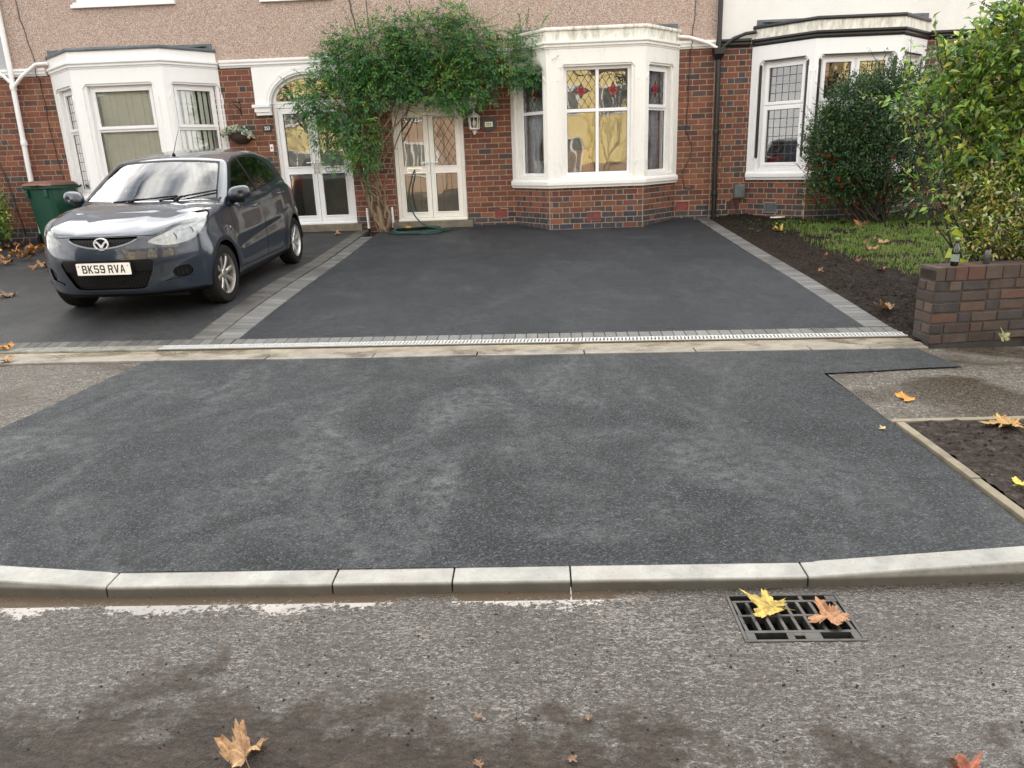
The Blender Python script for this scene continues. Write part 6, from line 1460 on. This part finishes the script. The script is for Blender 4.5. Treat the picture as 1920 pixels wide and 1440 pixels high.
# fallen plane leaves ---------------------------------------------------------------
def dry_mat():
    m = MT('dry_leaf', rough=.6); a = m.attr(); n_ = m.noise(42, 6, .7); n2 = m.noise(160, 4, .7)
    c = m.mix(m.ramp(n_, [(.42, 0), (.66, .85)]), a, m.mix(1.0, a, (.40, .30, .20), 'MULTIPLY')); c = m.mix(m.ramp(n2, [(.5, 0), (.75, .5)]), c, m.mix(1.0, a, (.3, .22, .15), 'MULTIPLY'))
    m.set('color', c); m.set('normal', m.bump(m.math('ADD', n_, n2), .6, .004)); return m.m
M['dry'] = dry_mat()
def plane_leaf(label, x, y, z, size, rz, col, col2, curl, seed, tilt=(0, 0), group='fallen leaves', cat='leaf'):
    r = random.Random(seed); lobes = [(-2.25, .55), (-1.15, .85), (0, 1.0), (1.15, .85), (2.25, .55)]; N_ = 96; rings = [0, .22, .42, .62, .82, 1.0]; vs = []; cs = []
    for ri in rings[1:]:
        for k in range(N_):
            th = -pi+2*pi*k/N_; R_ = .46
            for lt, lr in lobes:
                d = abs((th-lt+pi) % (2*pi)-pi); R_ = max(R_, lr*max(0, 1-(d/.74)**1.5))
            R_ = R_*(1+(.07*((k % 4)-1.5)*(ri > .9)))*(1+.08*mnoise.noise((k*.7, seed, 0)))
            if abs(abs(th)-pi) < .25: R_ = .2
            rr = R_*ri; px, py = rr*sin(th), rr*cos(th)
            vein = min(abs((th-lt+pi) % (2*pi)-pi) for lt, _ in lobes)
            zz = curl*(rr**1.5)*(.75+.8*sin(th*2+seed))+curl*.75*mnoise.noise((px*2.6, py*2.6, seed*1.7))+curl*.25*abs(mnoise.noise((px*6, py*6, seed)))+.05*(vein-.25)
            vs.append((px*size, py*size, max(-.02*size, zz*size))); f = .5+.5*mnoise.noise((px*2.5+seed, py*2.5, 1)); g_ = 1.35 if vein < .05 else 1; cs.append(tuple(min(.8, (a*(1-f)+b*f)*g_) for a, b in zip(col, col2)))
    mb = MB(); vs = [(0, 0, .0)]+vs
    for k in range(N_):
        k2 = (k+1) % N_; mb.col = cs[k]; mb.add([vs[0], vs[1+k], vs[1+k2]], [(0, 1, 2)])
        for ri in range(4):
            a, b = 1+ri*N_+k, 1+ri*N_+k2; mb.col = cs[(ri+1)*N_+k]; mb.add([vs[a], vs[a+N_], vs[b+N_], vs[b]], [(0, 1, 2, 3)])
    mb.col = tuple(q*.55 for q in col); mb.tube([(0, 0, .012*size), (0, -.35*size, .05*size+curl*.06*size), (.05*size, -.75*size, .05*size)], [.02*size, .016*size, .012*size], 5)
    o = mb.build('fallen_leaf', M['dry'], weld=True, smooth=True); o.location = (x, y, z+.006); o.rotation_euler = (tilt[0], tilt[1], rz); tag(o, label, cat, group)
    return o
BRN = ((.27, .125, .055), (.40, .21, .10)); YEL = ((.55, .40, .06), (.42, .28, .05)); ORG = ((.55, .21, .025), (.62, .30, .04)); TAN = ((.42, .27, .14), (.30, .17, .08)); LIME = ((.42, .48, .08), (.55, .45, .06)); RED = ((.26, .075, .04), (.36, .13, .07))
plane_leaf('crumpled brown leaf on the muddy road nearest the camera, left of centre', -.885, 1.735, 0, .088, .5, *TAN, .75, 3)
plane_leaf('mottled yellow leaf lying across the slots of the drain grate', .835, 2.44, .006, .112, 1.1, (.60, .47, .08), (.24, .15, .05), .25, 8)
plane_leaf('brown leaf with a long stalk at the right side of the drain grate', 1.04, 2.37, .006, .098, 1.75, *BRN, .28, 5)
plane_leaf('reddish brown leaf at the bottom right of the wet road', 1.135, 1.665, 0, .06, .2, *RED, .6, 11)
plane_leaf('small bright orange leaf on the worn footway to the right', 2.38, 4.68, gz(2.38, 4.68), .085, 1.4, *ORG, .32, 13)
plane_leaf('large yellow brown leaf on the muddy verge', 2.65, 4.06, gz(2.6, 4.1)+.04, .15, 1.2, (.42, .28, .07), (.30, .16, .045), .22, 17)
plane_leaf('small lemon yellow leaf at the right edge of the muddy verge', 2.25, 3.27, gz(2.2, 3.2)+.04, .06, .4, (.62, .58, .12), (.55, .50, .08), .4, 19)
plane_leaf('dry orange leaf on the slotted drain at the left edge', -5.03, 6.70, gz(-5, 6.7)+.02, .115, 1.3, *ORG, .5, 23)
plane_leaf('pale brown leaf on the concrete edging at the left edge', -4.70, 6.22, gz(-4.7, 6.2)+.02, .10, .6, *TAN, .3, 25)
plane_leaf('curled brown leaf alone on the left drive beside the car', -6.36, 8.72, gz(-6.3, 8.7), .15, 1.5, (.20, .13, .08), (.30, .20, .12), .55, 27)
plane_leaf('golden brown leaf on dark soil at the foot of the garden wall', 3.30, 7.08, gz(3.3, 7.08)+.045, .12, .9, *TAN, .6, 29)
plane_leaf('yellow leaf on the soil near the white house', 3.66, 11.6, gz(3.6, 11.6)+.04, .12, .4, *YEL, .5, 31)
plane_leaf('tan leaf lying on the grass in the middle of the lawn', 4.64, 10.28, gz(4.6, 10.3)+.06, .17, 1.2, *TAN, .3, 33)
plane_leaf('red brown leaf on the grass near the berry shrub', 4.9, 11.6, gz(4.9, 11.6)+.06, .14, .1, *RED, .5, 35)
plane_leaf('brown leaf on the grass at the front of the lawn', 4.30, 9.8, gz(4.3, 9.8)+.06, .13, 2.1, *BRN, .5, 37)
plane_leaf('dry brown leaf on the left drive by the arched door step', -3.42, 12.92, gz(-3.4, 12.9), .10, .3, *TAN, .4, 39)
plane_leaf('pale green leaf standing up at the foot of the garden wall', 3.80, 6.08, gz(3.8, 6.05)+.03, .085, .3, (.24, .26, .10), (.30, .30, .14), .3, 41, (1.0, 0))
plane_leaf('tiny yellow leaf on wet ground under the garden wall', 4.05, 6.08, gz(4, 6.0)+.01, .03, .3, *LIME, .3, 43)
plane_leaf('tiny yellow scrap of leaf at the timber corner of the crossover', 1.98, 4.13, gz(2, 4.1)+.008, .028, .3, (.55, .40, .18), (.6, .42, .2), .3, 45)
plane_leaf('pale leaf scrap on the worn footway at the left edge', -4.40, 5.42, gz(-4.4, 5.4)+.006, .07, 2.0, *TAN, .4, 47)
r = random.Random(14)
for k in range(4):
    x, y = r.uniform(-.4, 1.3), r.uniform(1.62, 2.0); plane_leaf('tiny broken scrap of dead leaf on the wet road', x, y, .002, r.uniform(.012, .024), r.uniform(0, 6), (.16, .09, .05), (.22, .13, .07), .3, 300+k, (0, 0), 'leaf scraps on the road')
r = random.Random(4)
for k in range(34):
    x, y = (r.uniform(-9.6, -8.1), r.uniform(11.2, 12.9)) if k < 28 else (r.uniform(-8.3, -6.9), r.uniform(10.2, 11.8))
    lab = 'dry brown leaf in the drift of fallen leaves by the green bin' if k < 28 else 'dry brown leaf blown onto the left drive near the green bin'
    plane_leaf(lab, x, y, gz(x, y)+r.uniform(0, .05), r.uniform(.10, .15), r.uniform(0, 6), *r.choice((BRN, TAN, ORG, BRN)), r.uniform(.4, .8), 100+k, (r.uniform(-.4, .4), r.uniform(-.4, .4)), 'leaves drifted by the bin')
for k in range(13):
    x, y = r.uniform(3.2, 6.0), r.uniform(7.6, 12.3)
    plane_leaf('small dry leaf scattered over the soil and grass of the right front garden', x, y, gz(x, y)+.045, r.uniform(.04, .065), r.uniform(0, 6), *r.choice((BRN, TAN, YEL, RED)), r.uniform(.4, .8), 200+k, (r.uniform(-.4, .4), r.uniform(-.4, .4)), 'leaves scattered in the garden')
# ------------------------------------------------------------------ the other side of the road, seen only in the glass and paint
M['op_brick'] = simple('plain_red_brick', (.46, .33, .24), .85, .25, 30); M['op_glass'] = simple('distant_window_glass', (.24, .25, .22), .05)
def opposite(x0, x1, up, low, gable, label):
    t = thing('opposite_house', label, 'house', ((x0+x1)/2, -14.5, 0)); Y0 = -14.5; z1 = 5.4
    def B(name, m, *bx):
        mb = MB()
        for b in bx: mb.box(*b)
        return part(mb, name, m, t)
    B('lower_wall', low, (x0, x1, Y0-8, Y0, -.1, 1.2)); B('upper_wall', up, (x0+.0, x1, Y0-8, Y0+.02, 1.202, z1))
    mb = MB(); mb.prism([(-.4+Y0, z1-.1), (Y0-8.4, z1-.1), (Y0-4.2, z1+3.2)], x0, x1, lambda p, h, r_: (h, p, r_)); part(mb, 'roof', M['tile'], t)
    m_ = (x0+x1)/2
    bx0, bx1 = (x0+.5, m_+.4) if gable else (x0+.6, m_-.2)
    mb = MB(); mb.box(bx0, bx1, Y0+.03, Y0+.8, 1.203, z1); mb.prism([(bx0-.2, z1+.001), (bx1+.2, z1+.001), ((bx0+bx1)/2, z1+1.7)], Y0+.9, Y0-3, lambda p, h, r_: (p, h, r_)); part(mb, 'gable', up, t)
    B('bay', low, (bx0, bx1, Y0+.03, Y0+.8, -.1, 1.20))
    for (a, b, c_, d, y_) in ((bx0+.3, bx1-.3, .9, 2.3, Y0+.81), (bx0+.3, bx1-.3, 3.5, 4.9, Y0+.81), (m_+1.0, x1-.6, 3.4, 4.7, Y0+.03))+(() if gable else ((m_+.9, m_+1.9, 0, 2.1, Y0+.03),)):
        w_ = B('window', M['upvc'], (a, b, y_, y_+.06, c_, d)); mb = MB(); n_ = 5 if b-a > 1.4 else 2
        for k in range(n_): mb.box(a+.07+(b-a-.07)*k/n_, a+(b-a-.07)*(k+1)/n_, y_+.061, y_+.07, c_+.08, d-.08)
        mb.build('pane', M['op_glass'], w_)
    B('chimney', low, (x0+.2, x0+.9, Y0-4.6, Y0-3.8, z1+2.2, z1+4.2))
for a in ((-13.8, -7.8, M['creamrender'], M['creamrender'], 1, 'all cream gabled house across the road behind the parked car side'),
          (-7.6, -1.6, M['op_brick'], M['op_brick'], 0, 'sunlit brick house across the road mirrored in the cream doors'), (-.9, 5.2, M['creamrender'], M['op_brick'], 1, 'cream gabled house across the road mirrored in the middle bay'), (8.6, 14.6, M['op_brick'], M['op_brick'], 0, 'brick house across the road right of the dark tree'), (15, 21, M['creamrender'], M['op_brick'], 1, 'cream gabled house across the road mirrored in the right bay'), (21.4, 27.4, M['op_brick'], M['op_brick'], 0, 'plain brick house across the road, furthest right')): opposite(*a)
def street_tree(label, x, y, h, seed, leafy):
    r = random.Random(seed); t = thing('street_tree', label, 'tree', (x, y, 0)); mb = MB(); tips = []
    def br(p, d, l, rad, dep):
        q = p+d*l; P = wig(p, q, r, 4, l*.05); mb.tube(P, [rad*(1-.35*k/4) for k in range(5)], 6, cap=False)
        if dep == 0: tips.append(q); return
        for _ in range(3 if dep > 1 else 4): br(P[r.choice((3, 4))], (d+rv(r, .62)+Vector((0, 0, .18))).normalized(), l*r.uniform(.6, .82), rad*.58, dep-1)
    br(Vector((x, y, 0)), Vector((.02, .02, 1)), h*.3, .12, 4); ofs(mb.build('trunk', M['bark_dark'], t, smooth=True), t)
    mb = MB()
    for q in tips:
        for _ in range(leafy):
            mb.col = tint(r, PD+([(.20, .14, .03)] if leafy < 9 else []), .3); leaflet(mb, q+rv(r, .35)*r.random(), rv(r), rv(r), r.uniform(.09, .16), .08)
    if mb.v: ofs(mb.build('crown', M['leaf'], t, recalc=False), t)
street_tree('nearly bare street tree across the road with thin branches', 4.6, -9.5, 8.5, 2, 1)
street_tree('dark leafy tree between two houses across the road', 6.9, -13.0, 7.5, 6, 14)
for k, (x, lab) in enumerate(((-17.4, 'dense dark evergreen tree added to darken the window reflection, nearest the cream house'), (-21.4, 'dense dark evergreen tree added to darken the window reflection, middle of three'), (-25.6, 'dense dark evergreen tree added to darken the window reflection, farthest left'))):  # unseen trees, added to darken what the left bay glass reflects
    bush('added_evergreen_tree', lab, 'tree', (x, -12.5, 0), [(x, -12.5, 4.6, 2.5, 1.8, 4.4, 10), (x, -12.5, 2.0, 2.4, 1.6, 2.0, 5)], 1100, [(.010, .024, .009), (.014, .030, .010)], (.35, .6), .55, 8, M['leaf'], 60+k, spread=.3, clump=5, rad=.12)
street_tree('half bare street tree across the road further left', -9.5, -8.2, 7.5, 9, 3)

# small things standing inside the middle bay window
t = thing('mug', 'pale pink mug standing on the window board inside the middle bay', 'mug', (.66, 12.90, 1.203))
M['mug'] = simple('pink_glaze', (.72, .50, .46), .3)
mb = MB(); mb.lathe([(.0, .002), (.042, .0), (.045, .01), (.045, .20), (.041, .20), (.040, .02)], 20); mb.build('mug_body', M['mug'], t, auto=40)
mb = MB(); mb.tube([(.043, 0, .15), (.075, 0, .14), (.08, 0, .09), (.043, 0, .06)], .008, 8); mb.build('handle', M['mug'], t, smooth=True)
t = thing('cushion', 'rust brown cushion leaning inside the lower left of the middle bay window', 'cushion', (.72, 13.25, 1.25))
mb = MB(); n_ = 16; vs = []
for i in range(n_+1):
    for j in range(n_+1):
        u, v = i/n_*2-1, j/n_*2-1; e = (1-u*u)**.5*(1-v*v)**.5 if abs(u) < 1 and abs(v) < 1 else 0
        vs.append((u*.24*(1-.12*(1-v*v)), -.09*e-.12*v*.3, .24+v*.24*(1-.12*(1-u*u))))
mb.add(vs, [(i*(n_+1)+j, (i+1)*(n_+1)+j, (i+1)*(n_+1)+j+1, i*(n_+1)+j+1) for i in range(n_) for j in range(n_)]); mb.build('cushion_cover', simple('rust_fabric', (.30, .09, .04), .85), t, smooth=True)
